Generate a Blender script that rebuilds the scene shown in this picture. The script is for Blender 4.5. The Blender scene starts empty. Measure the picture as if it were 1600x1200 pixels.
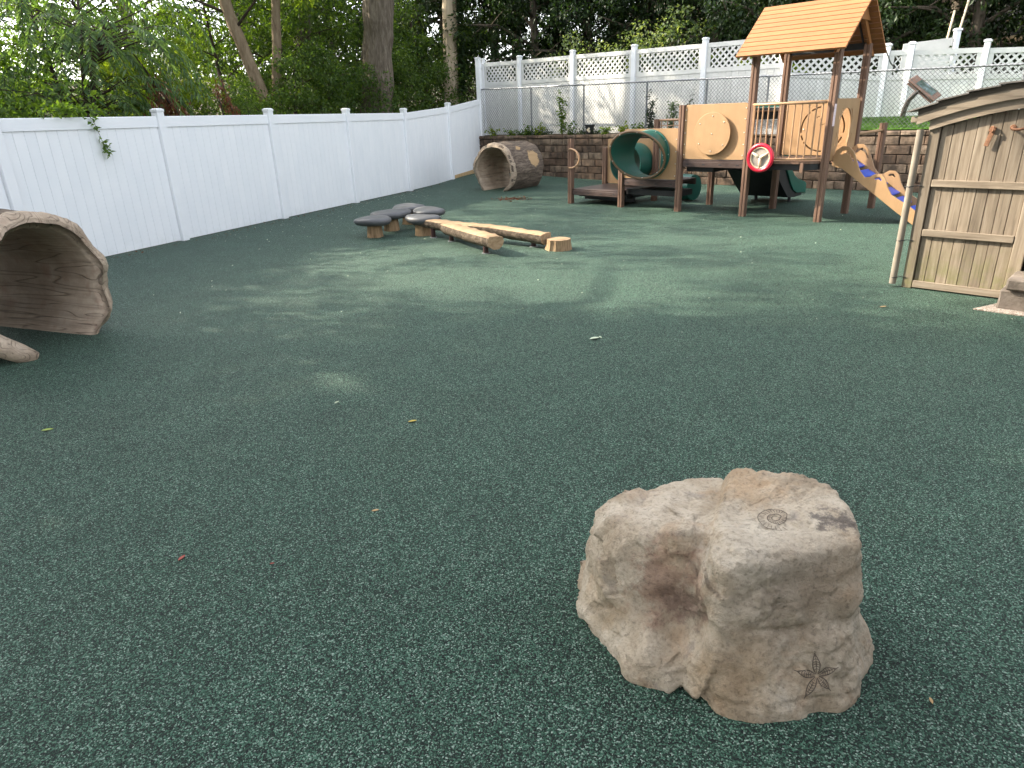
import bpy, bmesh, math, random
import numpy as np
from mathutils import Vector, Matrix
from mathutils.bvhtree import BVHTree

SC = bpy.context.scene
COL = SC.collection
PI = math.pi
rad = math.radians

# ------------------------------------------------------------------ camera, sky, sun, exposure
CAM_H = 1.64
PITCH, ROLL = 0.3773, 0.0353
cam_d = bpy.data.cameras.new('camera')
cam = bpy.data.objects.new('camera', cam_d)
COL.objects.link(cam)
SC.camera = cam
cp, sp, cr, sr = math.cos(PITCH), math.sin(PITCH), math.cos(ROLL), math.sin(ROLL)
right = Vector((1, 0, 0)); fwd = Vector((0, cp, -sp)); down = Vector((0, -sp, -cp))
cx = right * cr + down * sr
cd = -right * sr + down * cr
m3 = Matrix((cx, -cd, -fwd)).transposed()
cam.matrix_world = Matrix.Translation((0, 0, CAM_H)) @ m3.to_4x4()
cam_d.sensor_fit = 'HORIZONTAL'
cam_d.sensor_width = 36.0
cam_d.lens = 36.0 * 1050.0 / 1600.0
cam_d.clip_start = 0.05
cam_d.clip_end = 2000

SUN_EL, SUN_AZ = rad(33), rad(-72)          # azimuth from +Y, clockwise: the sun stands at -X
SUN_DIR = Vector((math.sin(SUN_AZ) * math.cos(SUN_EL), math.cos(SUN_AZ) * math.cos(SUN_EL), math.sin(SUN_EL)))
world = bpy.data.worlds.new('World')
SC.world = world
world.use_nodes = True
wn = world.node_tree.nodes
wl = world.node_tree.links
wn.clear()
sky = wn.new('ShaderNodeTexSky')
sky.sky_type = 'NISHITA'
sky.sun_disc = False
sky.sun_elevation = SUN_EL
sky.sun_rotation = SUN_AZ
sky.air_density = 1.0
sky.dust_density = 2.5
sky.ozone_density = 1.0
bg = wn.new('ShaderNodeBackground')
bg.inputs['Strength'].default_value = 0.15
wo = wn.new('ShaderNodeOutputWorld')
hz = wn.new('ShaderNodeHueSaturation')          # hazy summer sky: paler than the clear-air model
hz.inputs['Saturation'].default_value = 0.30
wl.new(sky.outputs[0], hz.inputs['Color'])
wl.new(hz.outputs[0], bg.inputs['Color'])
wl.new(bg.outputs[0], wo.inputs['Surface'])
sun_d = bpy.data.lights.new('sun', 'SUN')
sun_d.energy = 2.6
sun_d.angle = rad(0.6)
sun_d.color = (1.0, 0.90, 0.74)
sun = bpy.data.objects.new('sun', sun_d)
COL.objects.link(sun)
sun.rotation_euler = SUN_DIR.to_track_quat('Z', 'Y').to_euler()
sun.location = SUN_DIR * 60

SC.view_settings.view_transform = 'Standard'
SC.view_settings.look = 'None'
SC.view_settings.gamma = 1.0
SC.view_settings.exposure = 2.48
SC.view_settings.use_curve_mapping = False
SC.render.engine = 'CYCLES'
try:
    SC.cycles.use_denoising = True
    SC.cycles.max_bounces = 8
    SC.cycles.diffuse_bounces = 4
    SC.cycles.transmission_bounces = 4
    SC.cycles.sample_clamp_indirect = 6.0
except Exception:
    pass

# ------------------------------------------------------------------ helpers
def link(o, parent=None):
    COL.objects.link(o)
    if parent is not None:
        o.parent = parent
    return o

def tag(o, label=None, cat=None, group=None, kind=None):
    if label: o['label'] = label
    if cat: o['category'] = cat
    if group: o['group'] = group
    if kind: o['kind'] = kind
    return o

def thing(name, label, cat, loc=(0, 0, 0), rz=0.0, group=None):
    o = bpy.data.objects.new(name, None)
    o.empty_display_size = 0.1
    COL.objects.link(o)
    o.location = loc
    o.rotation_euler = (0, 0, rz)
    return tag(o, label, cat, group)

def children_of(o):
    return [c for c in bpy.data.objects if c.parent == o]

def copy_tree(o, kids):
    c = o.copy(); COL.objects.link(c)
    for k in kids:
        d = k.copy(); COL.objects.link(d); d.parent = c
    return c

class MB:
    """collects shapes for ONE mesh"""
    def __init__(self):
        self.v = []; self.f = []
    def add(self, vs, fs):
        b = len(self.v)
        self.v += [tuple(p) for p in vs]
        self.f += [tuple(i + b for i in f) for f in fs]
        return self
    def box(self, c, s, rot=None, bev=0.0):
        bm = bmesh.new()
        bmesh.ops.create_cube(bm, size=1.0)
        bmesh.ops.scale(bm, vec=Vector(s), verts=bm.verts)
        if bev > 0:
            bmesh.ops.bevel(bm, geom=list(bm.edges), offset=bev, segments=1, affect='EDGES')
        M = Matrix.Translation(Vector(c)) @ (rot.to_4x4() if rot is not None else Matrix.Identity(4))
        bm.transform(M)
        self.addbm(bm)
        return self
    def addbm(self, bm):
        bm.verts.index_update()
        self.add([v.co for v in bm.verts], [[v.index for v in f.verts] for f in bm.faces])
        bm.free()
    def prism(self, poly, z0, z1, axis='z', bev=0):
        """poly in the plane across axis; axis y: poly is (x,z); axis x: poly is (y,z)"""
        n = len(poly)
        def P(p, h):
            if axis == 'z': return (p[0], p[1], h)
            if axis == 'y': return (p[0], h, p[1])
            return (h, p[0], p[1])
        vs = [P(p, z0) for p in poly] + [P(p, z1) for p in poly]
        fs = [[i, (i + 1) % n, n + (i + 1) % n, n + i] for i in range(n)]
        fs += [list(range(n - 1, -1, -1)), list(range(n, 2 * n))]
        self.add(vs, fs)
        return self
    def tube(self, pts, r, n=8, cap=True, closed=False):
        pts = [Vector(p) for p in pts]
        m = len(pts)
        rr = r if hasattr(r, '__len__') else [r] * m
        vs = []
        up = Vector((0, 0, 1))
        prev = None
        for i, p in enumerate(pts):
            if closed:
                t = pts[(i + 1) % m] - pts[i - 1]
            else:
                t = (pts[min(i + 1, m - 1)] - pts[max(i - 1, 0)])
            t.normalize()
            if prev is None:
                a = t.cross(up)
                if a.length < 1e-3: a = t.cross(Vector((1, 0, 0)))
            else:
                a = prev - t * prev.dot(t)
            a.normalize(); prev = a
            b = t.cross(a)
            for k in range(n):
                an = 2 * PI * k / n
                vs.append(p + (a * math.cos(an) + b * math.sin(an)) * rr[i])
        fs = []
        for i in range(m if closed else m - 1):
            j = (i + 1) % m
            for k in range(n):
                fs.append([i * n + k, i * n + (k + 1) % n, j * n + (k + 1) % n, j * n + k])
        if cap and not closed:
            fs.append(list(range(n - 1, -1, -1)))
            fs.append([(m - 1) * n + k for k in range(n)])
        self.add(vs, fs)
        return self
    def lathe(self, prof, n=24, c=(0, 0, 0)):
        vs = []
        for (r, z) in prof:
            for k in range(n):
                a = 2 * PI * k / n
                vs.append((c[0] + r * math.cos(a), c[1] + r * math.sin(a), c[2] + z))
        fs = []
        for i in range(len(prof) - 1):
            for k in range(n):
                fs.append([i * n + k, i * n + (k + 1) % n, (i + 1) * n + (k + 1) % n, (i + 1) * n + k])
        fs.append(list(range(n - 1, -1, -1)))
        fs.append([(len(prof) - 1) * n + k for k in range(n)])
        self.add(vs, fs)
        return self
    def mesh(self, name, mat, smooth=False, auto=None):
        me = bpy.data.meshes.new(name)
        me.from_pydata([tuple(v) for v in self.v], [], [list(f) for f in self.f])
        bm = bmesh.new(); bm.from_mesh(me)
        bmesh.ops.recalc_face_normals(bm, faces=bm.faces)
        if auto is not None:
            for f in bm.faces: f.smooth = True
            for e in bm.edges:
                if len(e.link_faces) == 2 and e.calc_face_angle(0) > rad(auto): e.smooth = False
        bm.to_mesh(me); bm.free()
        if smooth:
            me.polygons.foreach_set('use_smooth', [True] * len(me.polygons))
        me.materials.append(mat)
        return me
    def obj(self, name, mat, parent=None, smooth=False, auto=None):
        return link(bpy.data.objects.new(name, self.mesh(name, mat, smooth, auto)), parent)

def inst(name, me, parent=None, loc=(0, 0, 0), rot=(0, 0, 0), scale=None):
    o = bpy.data.objects.new(name, me)
    o.location = loc; o.rotation_euler = rot
    if scale is not None: o.scale = scale
    return link(o, parent)

def np_mesh(name, verts, faces, mat, smooth=False):
    """verts (n,3) array, faces (m,k) array of equal length"""
    me = bpy.data.meshes.new(name)
    verts = np.ascontiguousarray(verts, dtype=np.float32); faces = np.ascontiguousarray(faces, dtype=np.int32)
    m, k = faces.shape
    me.vertices.add(len(verts)); me.vertices.foreach_set('co', verts.ravel())
    me.loops.add(m * k); me.loops.foreach_set('vertex_index', faces.ravel())
    me.polygons.add(m)
    me.polygons.foreach_set('loop_start', np.arange(0, m * k, k, dtype=np.int32))
    try:
        me.polygons.foreach_set('loop_total', np.full(m, k, dtype=np.int32))
    except Exception:
        pass
    if smooth:
        me.polygons.foreach_set('use_smooth', np.ones(m, dtype=bool))
    me.update(calc_edges=True)
    me.validate()
    me.materials.append(mat)
    return me

def panel_mesh(name, outer, holes, th, mat, bev=0.0):
    """flat board in the local x-z plane, thickness along y (centred), real holes"""
    cu = bpy.data.curves.new(name, 'CURVE')
    cu.dimensions = '2D'; cu.fill_mode = 'BOTH'
    cu.extrude = th / 2 - bev; cu.bevel_depth = bev; cu.bevel_resolution = 0
    for poly in [outer] + list(holes):
        s = cu.splines.new('POLY')
        s.points.add(len(poly) - 1)
        for i, p in enumerate(poly): s.points[i].co = (p[0], p[1], 0, 1)
        s.use_cyclic_u = True
    o = bpy.data.objects.new(name, cu)
    COL.objects.link(o)
    dg = bpy.context.evaluated_depsgraph_get()
    me = bpy.data.meshes.new_from_object(o.evaluated_get(dg))
    bpy.data.objects.remove(o); bpy.data.curves.remove(cu)
    me.transform(Matrix.Rotation(PI / 2, 4, 'X'))
    me.name = name
    me.materials.clear(); me.materials.append(mat)
    return me

def rrect(x0, x1, z0, z1, r, n=4):
    pts = []
    for (cx_, cz_, a0) in ((x1 - r, z0 + r, -90), (x1 - r, z1 - r, 0), (x0 + r, z1 - r, 90), (x0 + r, z0 + r, 180)):
        for i in range(n + 1):
            a = rad(a0 + 90 * i / n)
            pts.append((cx_ + r * math.cos(a), cz_ + r * math.sin(a)))
    return pts

def circle(cx_, cz_, r, n=40, a0=0, a1=360, closed=True):
    k = n if closed else n + 1
    return [(cx_ + r * math.cos(rad(a0 + (a1 - a0) * i / n)), cz_ + r * math.sin(rad(a0 + (a1 - a0) * i / n))) for i in range(k)]

def arc_slot(cx_, cz_, r, w, a0, a1, n=14):
    return circle(cx_, cz_, r + w / 2, n, a0, a1, False) + circle(cx_, cz_, r - w / 2, n, a1, a0, False)

# vectorised value noise
def _h(ix, iy, iz, seed):
    n = (ix.astype(np.int64) * 73856093) ^ (iy.astype(np.int64) * 19349663) ^ (iz.astype(np.int64) * 83492791) ^ (seed * 2654435)
    n = (n ^ (n >> 13)) * 1274126177
    n = n ^ (n >> 16)
    return (n & 0xffff) / 65535.0

def vnoise(p, seed=0):
    i = np.floor(p); f = p - i; u = f * f * (3 - 2 * f)
    ix, iy, iz = i[..., 0], i[..., 1], i[..., 2]
    r = 0
    for dx in (0, 1):
        for dy in (0, 1):
            for dz in (0, 1):
                w = (u[..., 0] if dx else 1 - u[..., 0]) * (u[..., 1] if dy else 1 - u[..., 1]) * (u[..., 2] if dz else 1 - u[..., 2])
                r = r + w * _h(ix + dx, iy + dy, iz + dz, seed)
    return r * 2 - 1

def fbm(p, o=4, seed=0, g=0.5):
    a = 1.0; s = 0
    for k in range(o):
        s = s + a * vnoise(p, seed + k * 17); p = p * 2.03 + 11.3; a *= g
    return s

# ------------------------------------------------------------------ materials
class NT:
    def __init__(self, name):
        self.m = bpy.data.materials.new(name); self.m.use_nodes = True
        self.t = self.m.node_tree; self.n = self.t.nodes; self.l = self.t.links
        self.b = self.n.get('Principled BSDF'); self.out = self.n.get('Material Output')
    def node(self, kind, **kw):
        x = self.n.new(kind)
        for k, v in kw.items():
            if k in x.inputs.keys() if isinstance(k, str) else False:
                x.inputs[k].default_value = v
            else:
                setattr(x, k, v)
        return x
    def coords(self, scale=(1, 1, 1), kind='Object', rnd=True):
        tc = self.n.new('ShaderNodeTexCoord')
        mp = self.n.new('ShaderNodeMapping'); mp.inputs['Scale'].default_value = scale
        self.l.new(tc.outputs[kind], mp.inputs['Vector'])
        if rnd:
            oi = self.n.new('ShaderNodeObjectInfo')
            ml = self.n.new('ShaderNodeMath'); ml.operation = 'MULTIPLY'; ml.inputs[1].default_value = 37.0
            self.l.new(oi.outputs['Random'], ml.inputs[0])
            self.l.new(ml.outputs[0], mp.inputs['Location'])
        return mp.outputs['Vector']
    def noise(self, vec, scale, detail=4, rough=0.55, dist=0.0):
        x = self.n.new('ShaderNodeTexNoise')
        x.inputs['Scale'].default_value = scale; x.inputs['Detail'].default_value = detail
        x.inputs['Roughness'].default_value = rough; x.inputs['Distortion'].default_value = dist
        self.l.new(vec, x.inputs['Vector'])
        return x.outputs['Fac']
    def ramp(self, fac, stops, interp='LINEAR'):
        r = self.n.new('ShaderNodeValToRGB'); r.color_ramp.interpolation = interp
        els = r.color_ramp.elements
        while len(els) < len(stops): els.new(0.5)
        for e, (p, c) in zip(els, stops):
            e.position = p
            e.color = (c, c, c, 1) if not hasattr(c, '__len__') else (*c, 1)
        self.l.new(fac, r.inputs['Fac'])
        return r.outputs['Color']
    def mix(self, fac, a, b, mode='MIX'):
        x = self.n.new('ShaderNodeMix'); x.data_type = 'RGBA'; x.blend_type = mode
        for sock, val in ((x.inputs[0], fac), (x.inputs[6], a), (x.inputs[7], b)):
            if hasattr(val, 'links'): self.l.new(val, sock)
            elif hasattr(val, '__len__'): sock.default_value = (*val, 1)
            else: sock.default_value = val
        return x.outputs[2]
    def math(self, op, a, b=None, clamp=False):
        x = self.n.new('ShaderNodeMath'); x.operation = op; x.use_clamp = clamp
        for i, val in enumerate((a, b)):
            if val is None: continue
            if hasattr(val, 'links'): self.l.new(val, x.inputs[i])
            else: x.inputs[i].default_value = val
        return x.outputs[0]
    def bump(self, h, strength=0.3, dist=0.01):
        x = self.n.new('ShaderNodeBump'); x.inputs['Strength'].default_value = strength; x.inputs['Distance'].default_value = dist
        self.l.new(h, x.inputs['Height']); self.l.new(x.outputs[0], self.b.inputs['Normal'])
    def rnd(self):
        return self.n.new('ShaderNodeObjectInfo').outputs['Random']
    def color(self, c): self.l.new(c, self.b.inputs['Base Color'])
    def done(self, rough=0.6, spec=0.4, metal=0.0):
        self.b.inputs['Roughness'].default_value = rough
        self.b.inputs['Metallic'].default_value = metal
        self.b.inputs['Specular IOR Level'].default_value = spec
        return self.m

def simple(name, c1, c2, scale=6, rough=0.5, bump=0.1, stretch=(1, 1, 1), detail=5, spec=0.4, metal=0, vary=0.0, bd=0.004, kind='Object', scuff=0.0):
    t = NT(name)
    v = t.coords(stretch, kind)
    f = t.noise(v, scale, detail)
    c = t.ramp(f, [(0.3, c1), (0.7, c2)])
    if scuff:
        c = t.mix(t.ramp(t.noise(t.coords((1, 1, 0.35), kind), 5.0, 7, 0.72, 0.6), [(0.46, 0.0), (0.74, scuff)]), c, tuple(min(1, x * 1.35 + 0.02) for x in c2))
        c = t.mix(t.ramp(t.noise(t.coords((1.3, 1.3, 0.22), kind), 7.0, 6, 0.7), [(0.52, 0.0), (0.76, scuff)]), c, tuple(x * 0.6 for x in c1))
    if vary:
        k = t.ramp(t.rnd(), [(0, 1 - vary), (1, 1 + vary)])
        c = t.mix(1.0, c, k, 'MULTIPLY')
    t.color(c)
    if bump: t.bump(t.noise(v, scale * 5, 4), bump, bd)
    return t.done(rough, spec, metal)

M = {}
# rubber granule surface
def mat_ground():
    t = NT('green_rubber_granules')
    v = t.coords((1, 1, 1), 'Object', rnd=False)
    vo = t.n.new('ShaderNodeTexVoronoi'); vo.inputs['Scale'].default_value = 225; t.l.new(v, vo.inputs['Vector'])
    sep = t.n.new('ShaderNodeSeparateColor'); t.l.new(vo.outputs['Color'], sep.inputs[0])
    grain = t.ramp(sep.outputs[0], [(0.0, (0.004, 0.007, 0.007)), (0.34, (0.007, 0.021, 0.014)), (0.55, (0.020, 0.062, 0.039)),
                                     (0.80, (0.062, 0.142, 0.096)), (0.93, (0.14, 0.225, 0.17)), (1.0, (0.30, 0.385, 0.325))])
    v2 = t.n.new('ShaderNodeTexVoronoi'); v2.inputs['Scale'].default_value = 125; t.l.new(v, v2.inputs['Vector'])
    s2 = t.n.new('ShaderNodeSeparateColor'); t.l.new(v2.outputs['Color'], s2.inputs[0])
    k2 = t.ramp(s2.outputs[1], [(0, 0.84), (1, 1.18)])
    c = t.mix(1.0, grain, k2, 'MULTIPLY')
    # broad wear: slightly browner and lighter traffic patches
    big = t.noise(v, 0.55, 4, 0.6, 0.6)
    c = t.mix(t.ramp(big, [(0.40, 0.0), (0.72, 0.5)]), c, t.mix(1.0, c, (1.18, 1.10, 1.05), 'MULTIPLY'))
    wear = t.noise(v, 2.2, 5, 0.65)
    c = t.mix(1.0, c, t.ramp(wear, [(0.25, 0.84), (0.75, 1.14)]), 'MULTIPLY')
    t.color(c)
    h = t.math('SUBTRACT', 1.0, vo.outputs['Distance'])
    h = t.math('ADD', h, t.math('MULTIPLY', sep.outputs[1], 0.8))
    t.bump(h, 1.0, 0.005)
    return t.done(0.60, 0.30)
M['ground'] = mat_ground()
def mat_soil():
    t = NT('leaf_litter_soil')
    v = t.coords((1, 1, 1), 'Object', rnd=False)
    c = t.ramp(t.noise(v, 3.0, 8, 0.7), [(0.25, (0.018, 0.013, 0.009)), (0.5, (0.05, 0.036, 0.02)), (0.75, (0.10, 0.07, 0.04))])
    c = t.mix(t.ramp(t.noise(v, 0.7, 4), [(0.45, 0), (0.7, 0.6)]), c, (0.03, 0.05, 0.015))
    t.color(c); t.bump(t.noise(v, 20, 6), 0.8, 0.03)
    return t.done(0.95, 0.2)
M['soil'] = mat_soil()
def mat_vinyl():
    t = NT('white_vinyl')
    v = t.coords((1, 1, 1), 'Object')
    c = t.ramp(t.noise(v, 1.5, 5), [(0.3, (0.76, 0.78, 0.80)), (0.7, (0.82, 0.83, 0.84))])
    w = t.coords((1, 1, 1), 'Object')
    sz = t.n.new('ShaderNodeSeparateXYZ'); tc = t.n.new('ShaderNodeTexCoord'); t.l.new(tc.outputs['Object'], sz.inputs[0])
    # grubby splash band close to the ground, broken up by noise
    lo = t.ramp(sz.outputs[2], [(0.0, 1.0), (0.22, 0.0)])
    st = t.math('MULTIPLY', lo, t.ramp(t.noise(v, 9, 5, 0.7), [(0.45, 0.0), (0.75, 0.5)]))
    c = t.mix(st, c, (0.52, 0.54, 0.50))
    t.color(c); t.bump(t.noise(v, 3, 2), 0.05, 0.01)
    return t.done(0.35, 0.45)
M['vinyl'] = mat_vinyl()
def mat_lattice_vinyl():
    t = NT('weathered_white_vinyl')
    v = t.coords((1, 1, 1), 'Object')
    c = t.ramp(t.noise(v, 1.2, 6, 0.7), [(0.25, (0.55, 0.545, 0.51)), (0.7, (0.74, 0.735, 0.70))])
    t.color(c)
    return t.done(0.45, 0.4)
M['vinyl_old'] = mat_lattice_vinyl()
M['galv'] = simple('galvanised_steel', (0.20, 0.21, 0.22), (0.32, 0.33, 0.34), 10, 0.45, 0.05, metal=0.6)
M['wire'] = simple('grey_wire', (0.075, 0.078, 0.08), (0.12, 0.125, 0.13), 10, 0.55, 0, metal=0.3)
def mat_block():
    t = NT('split_face_block')
    v = t.coords((1, 1, 1), 'Object')
    base = t.ramp(t.rnd(), [(0, (0.115, 0.075, 0.052)), (0.5, (0.185, 0.128, 0.09)), (1, (0.26, 0.195, 0.14))])
    c = t.mix(1.0, base, t.ramp(t.noise(v, 9, 8, 0.7), [(0.2, 0.45), (0.8, 1.45)]), 'MULTIPLY')
    g = t.coords((1, 1, 1), 'Generated')
    stain = t.noise(t.coords((2.2, 2.2, 0.9), 'Object'), 2.5, 5, 0.65)
    c = t.mix(t.ramp(stain, [(0.42, 0.0), (0.62, 0.85)]), c, (0.045, 0.035, 0.028))
    t.color(c); t.bump(t.noise(v, 28, 8, 0.75), 1.0, 0.02)
    return t.done(0.95, 0.2)
M['block'] = mat_block()
def mat_turf():
    t = NT('artificial_turf')
    v = t.coords((1, 1, 1), 'Object', rnd=False)
    c = t.ramp(t.noise(v, 9, 6), [(0.3, (0.035, 0.09, 0.010)), (0.7, (0.075, 0.165, 0.020))])
    t.color(c); t.bump(t.noise(v, 90, 4), 0.8, 0.02)
    return t.done(0.8, 0.2)
M['turf'] = mat_turf()
def mat_wood(name, cols, sc=(14, 14, 0.9), rough=0.75, moss=0.0, vary=0.14, knots=True):
    t = NT(name)
    v = t.coords(sc, 'Object')
    f = t.noise(v, 2.4, 7, 0.62, 0.35)
    c = t.ramp(f, [(0.22, cols[0]), (0.5, cols[1]), (0.8, cols[2])])
    c = t.mix(1.0, c, t.ramp(t.rnd(), [(0, 1 - vary), (1, 1 + vary)]), 'MULTIPLY')
    v1 = t.coords((1, 1, 1), 'Object')
    if moss:
        tc = t.n.new('ShaderNodeTexCoord'); sz = t.n.new('ShaderNodeSeparateXYZ'); t.l.new(tc.outputs['Object'], sz.inputs[0])
        lo = t.ramp(sz.outputs[2], [(0.0, 1.0), (0.5, 0.0)])
        k = t.math('MULTIPLY', lo, t.ramp(t.noise(v1, 6, 6, 0.7), [(0.38, 0.0), (0.7, moss)]))
        c = t.mix(k, c, (0.13, 0.14, 0.035))
    t.color(c); t.bump(f, 0.35, 0.006)
    return t.done(rough, 0.25)
M['cedar'] = mat_wood('weathered_cedar', [(0.085, 0.066, 0.047), (0.205, 0.163, 0.118), (0.30, 0.25, 0.19)], moss=1.0, vary=0.18)
M['cedar_x'] = mat_wood('weathered_cedar_rail', [(0.105, 0.082, 0.058), (0.225, 0.18, 0.132), (0.31, 0.262, 0.20)], sc=(0.9, 14, 14))
M['pine'] = mat_wood('raw_pine', [(0.28, 0.18, 0.09), (0.42, 0.29, 0.15), (0.5, 0.37, 0.21)])
def mat_shingle():
    t = NT('grey_roof_shingle')
    v = t.coords((1, 1, 1), 'Object')
    c = t.mix(1.0, t.ramp(t.noise(v, 60, 4), [(0.2, (0.075, 0.068, 0.062)), (0.8, (0.20, 0.18, 0.16))]), t.ramp(t.rnd(), [(0, 0.75), (1, 1.25)]), 'MULTIPLY')
    t.color(c); t.bump(t.noise(v, 150, 3), 0.6, 0.004)
    return t.done(0.9, 0.2)
M['shingle'] = mat_shingle()
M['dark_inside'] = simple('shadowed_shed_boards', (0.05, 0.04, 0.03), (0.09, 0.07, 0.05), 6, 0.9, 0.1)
M['siding'] = simple('brown_painted_siding', (0.15, 0.105, 0.07), (0.19, 0.135, 0.09), 4, 0.7, 0.1, stretch=(0.4, 4, 4))
M['rust'] = simple('rusty_iron', (0.12, 0.05, 0.025), (0.26, 0.13, 0.07), 25, 0.8, 0.3)
M['pvc'] = simple('greyed_conduit', (0.19, 0.16, 0.125), (0.26, 0.225, 0.175), 8, 0.5, 0.05)
M['black'] = simple('black_plastic', (0.012, 0.012, 0.013), (0.022, 0.022, 0.024), 8, 0.5, 0.05)
# play structure
M['post'] = mat_wood('brown_recycled_plastic', [(0.12, 0.071, 0.05), (0.165, 0.10, 0.07), (0.20, 0.122, 0.087)], sc=(20, 20, 1.2), rough=0.5, vary=0.04)
M['deck'] = simple('brown_coated_deck', (0.045, 0.028, 0.024), (0.065, 0.042, 0.036), 12, 0.45, 0.08)
def mat_plastic(name, c, rough=0.42, v=0.08, bump=0.06, spec=0.45):
    return simple(name, tuple(x * (1 - v) for x in c), tuple(x * (1 + v) for x in c), 3.5, rough, bump, bd=0.003, spec=spec, scuff=0.28)
M['tan'] = mat_plastic('tan_panel_plastic', (0.325, 0.195, 0.096), 0.5)
M['tan_bar'] = mat_plastic('tan_coated_bar', (0.32, 0.19, 0.105), 0.4)
M['tan_dark'] = mat_plastic('brown_groove_plastic', (0.16, 0.10, 0.055), 0.5)
M['orange'] = simple('orange_roof_plank', (0.245, 0.100, 0.030), (0.285, 0.120, 0.038), 3, 0.5, 0.08, stretch=(1, 8, 8), vary=0.07, scuff=0.22)
M['green'] = mat_plastic('green_rotomoulded_plastic', (0.008, 0.085, 0.062), 0.34, spec=0.5)
M['red'] = mat_plastic('red_wheel_plastic', (0.50, 0.012, 0.035), 0.3, spec=0.5)
M['cream'] = mat_plastic('cream_plastic', (0.62, 0.52, 0.36), 0.4)
M['mesh_grey'] = simple('grey_wheel_mesh', (0.22, 0.19, 0.16), (0.36, 0.31, 0.27), 160, 0.6, 0.5)
M['blue'] = mat_plastic('blue_rung_plastic', (0.03, 0.075, 0.42), 0.4)
M['speckle'] = simple('white_speckled_board', (0.25, 0.24, 0.24), (0.78, 0.77, 0.75), 45, 0.5, 0.05, detail=2)
M['sticker'] = simple('pale_sticker', (0.55, 0.42, 0.45), (0.72, 0.62, 0.64), 30, 0.5, 0)
M['screw'] = simple('bright_screw', (0.55, 0.52, 0.47), (0.7, 0.68, 0.62), 30, 0.3, 0, metal=0.7)
def mat_bark(name, cols, sc=(16, 16, 3), bump=1.0, bd=0.03):
    t = NT(name)
    v = t.coords(sc, 'Object')
    f = t.noise(v, 1.0, 8, 0.7, 0.5)
    c = t.ramp(f, [(0.25, cols[0]), (0.5, cols[1]), (0.78, cols[2])])
    t.color(c); t.bump(f, bump, bd)
    return t.done(0.95, 0.15)
M['bark'] = mat_bark('grey_brown_bark', [(0.045, 0.036, 0.027), (0.12, 0.098, 0.074), (0.23, 0.195, 0.155)])
M['bark_tan'] = mat_bark('tan_bark', [(0.10, 0.07, 0.045), (0.20, 0.15, 0.10), (0.30, 0.24, 0.17)], bump=0.6)
M['bark_pale'] = mat_bark('bare_pale_trunk', [(0.25, 0.19, 0.12), (0.42, 0.34, 0.24), (0.55, 0.46, 0.34)], sc=(14, 14, 1.2), bump=0.5)
M['twig'] = mat_bark('dark_twig_bark', [(0.02, 0.015, 0.012), (0.05, 0.038, 0.028), (0.10, 0.08, 0.06)])
def mat_leaf(name, c1, c2, c3, trans=0.42, tcol=None, rough=0.5):
    t = NT(name)
    g = t.n.new('ShaderNodeNewGeometry')
    c = t.ramp(g.outputs['Random Per Island'], [(0.0, c1), (0.55, c2), (1.0, c3)])
    c = t.mix(1.0, c, t.ramp(t.rnd(), [(0, (0.82, 0.86, 0.9)), (1, (1.15, 1.1, 1.0))]), 'MULTIPLY')
    t.color(c)
    t.b.inputs['Roughness'].default_value = rough
    t.b.inputs['Specular IOR Level'].default_value = 0.35
    tr = t.n.new('ShaderNodeBsdfTranslucent')
    k = t.mix(1.0, c, tcol or (2.1, 2.0, 0.75), 'MULTIPLY')
    t.l.new(k, tr.inputs['Color'])
    ms = t.n.new('ShaderNodeMixShader'); ms.inputs[0].default_value = trans
    t.l.new(t.b.outputs[0], ms.inputs[1]); t.l.new(tr.outputs[0], ms.inputs[2])
    t.l.new(ms.outputs[0], t.out.inputs['Surface'])
    return t.m
M['leaf'] = mat_leaf('mid_green_leaf', (0.042, 0.088, 0.016), (0.072, 0.135, 0.022), (0.115, 0.185, 0.036), 0.55, (2.3, 2.1, 0.75))
M['leaf_dark'] = mat_leaf('dark_green_leaf', (0.012, 0.027, 0.009), (0.023, 0.048, 0.013), (0.040, 0.072, 0.019), 0.28)
M['leaf_shrub'] = mat_leaf('small_shrub_leaf', (0.026, 0.055, 0.012), (0.048, 0.092, 0.018), (0.09, 0.14, 0.032), 0.45)
M['leaf_lime'] = mat_leaf('yellow_green_leaf', (0.08, 0.13, 0.016), (0.125, 0.19, 0.022), (0.18, 0.24, 0.04), 0.6, (2.3, 2.1, 0.75))
M['leaf_blue'] = mat_leaf('blue_green_leaflet', (0.05, 0.10, 0.042), (0.08, 0.14, 0.058), (0.12, 0.185, 0.085), 0.5)
M['leaf_brown'] = mat_leaf('dead_brown_leaf', (0.09, 0.035, 0.018), (0.15, 0.06, 0.03), (0.2, 0.095, 0.045), 0.25, (1.4, 1.0, 0.7))
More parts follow.
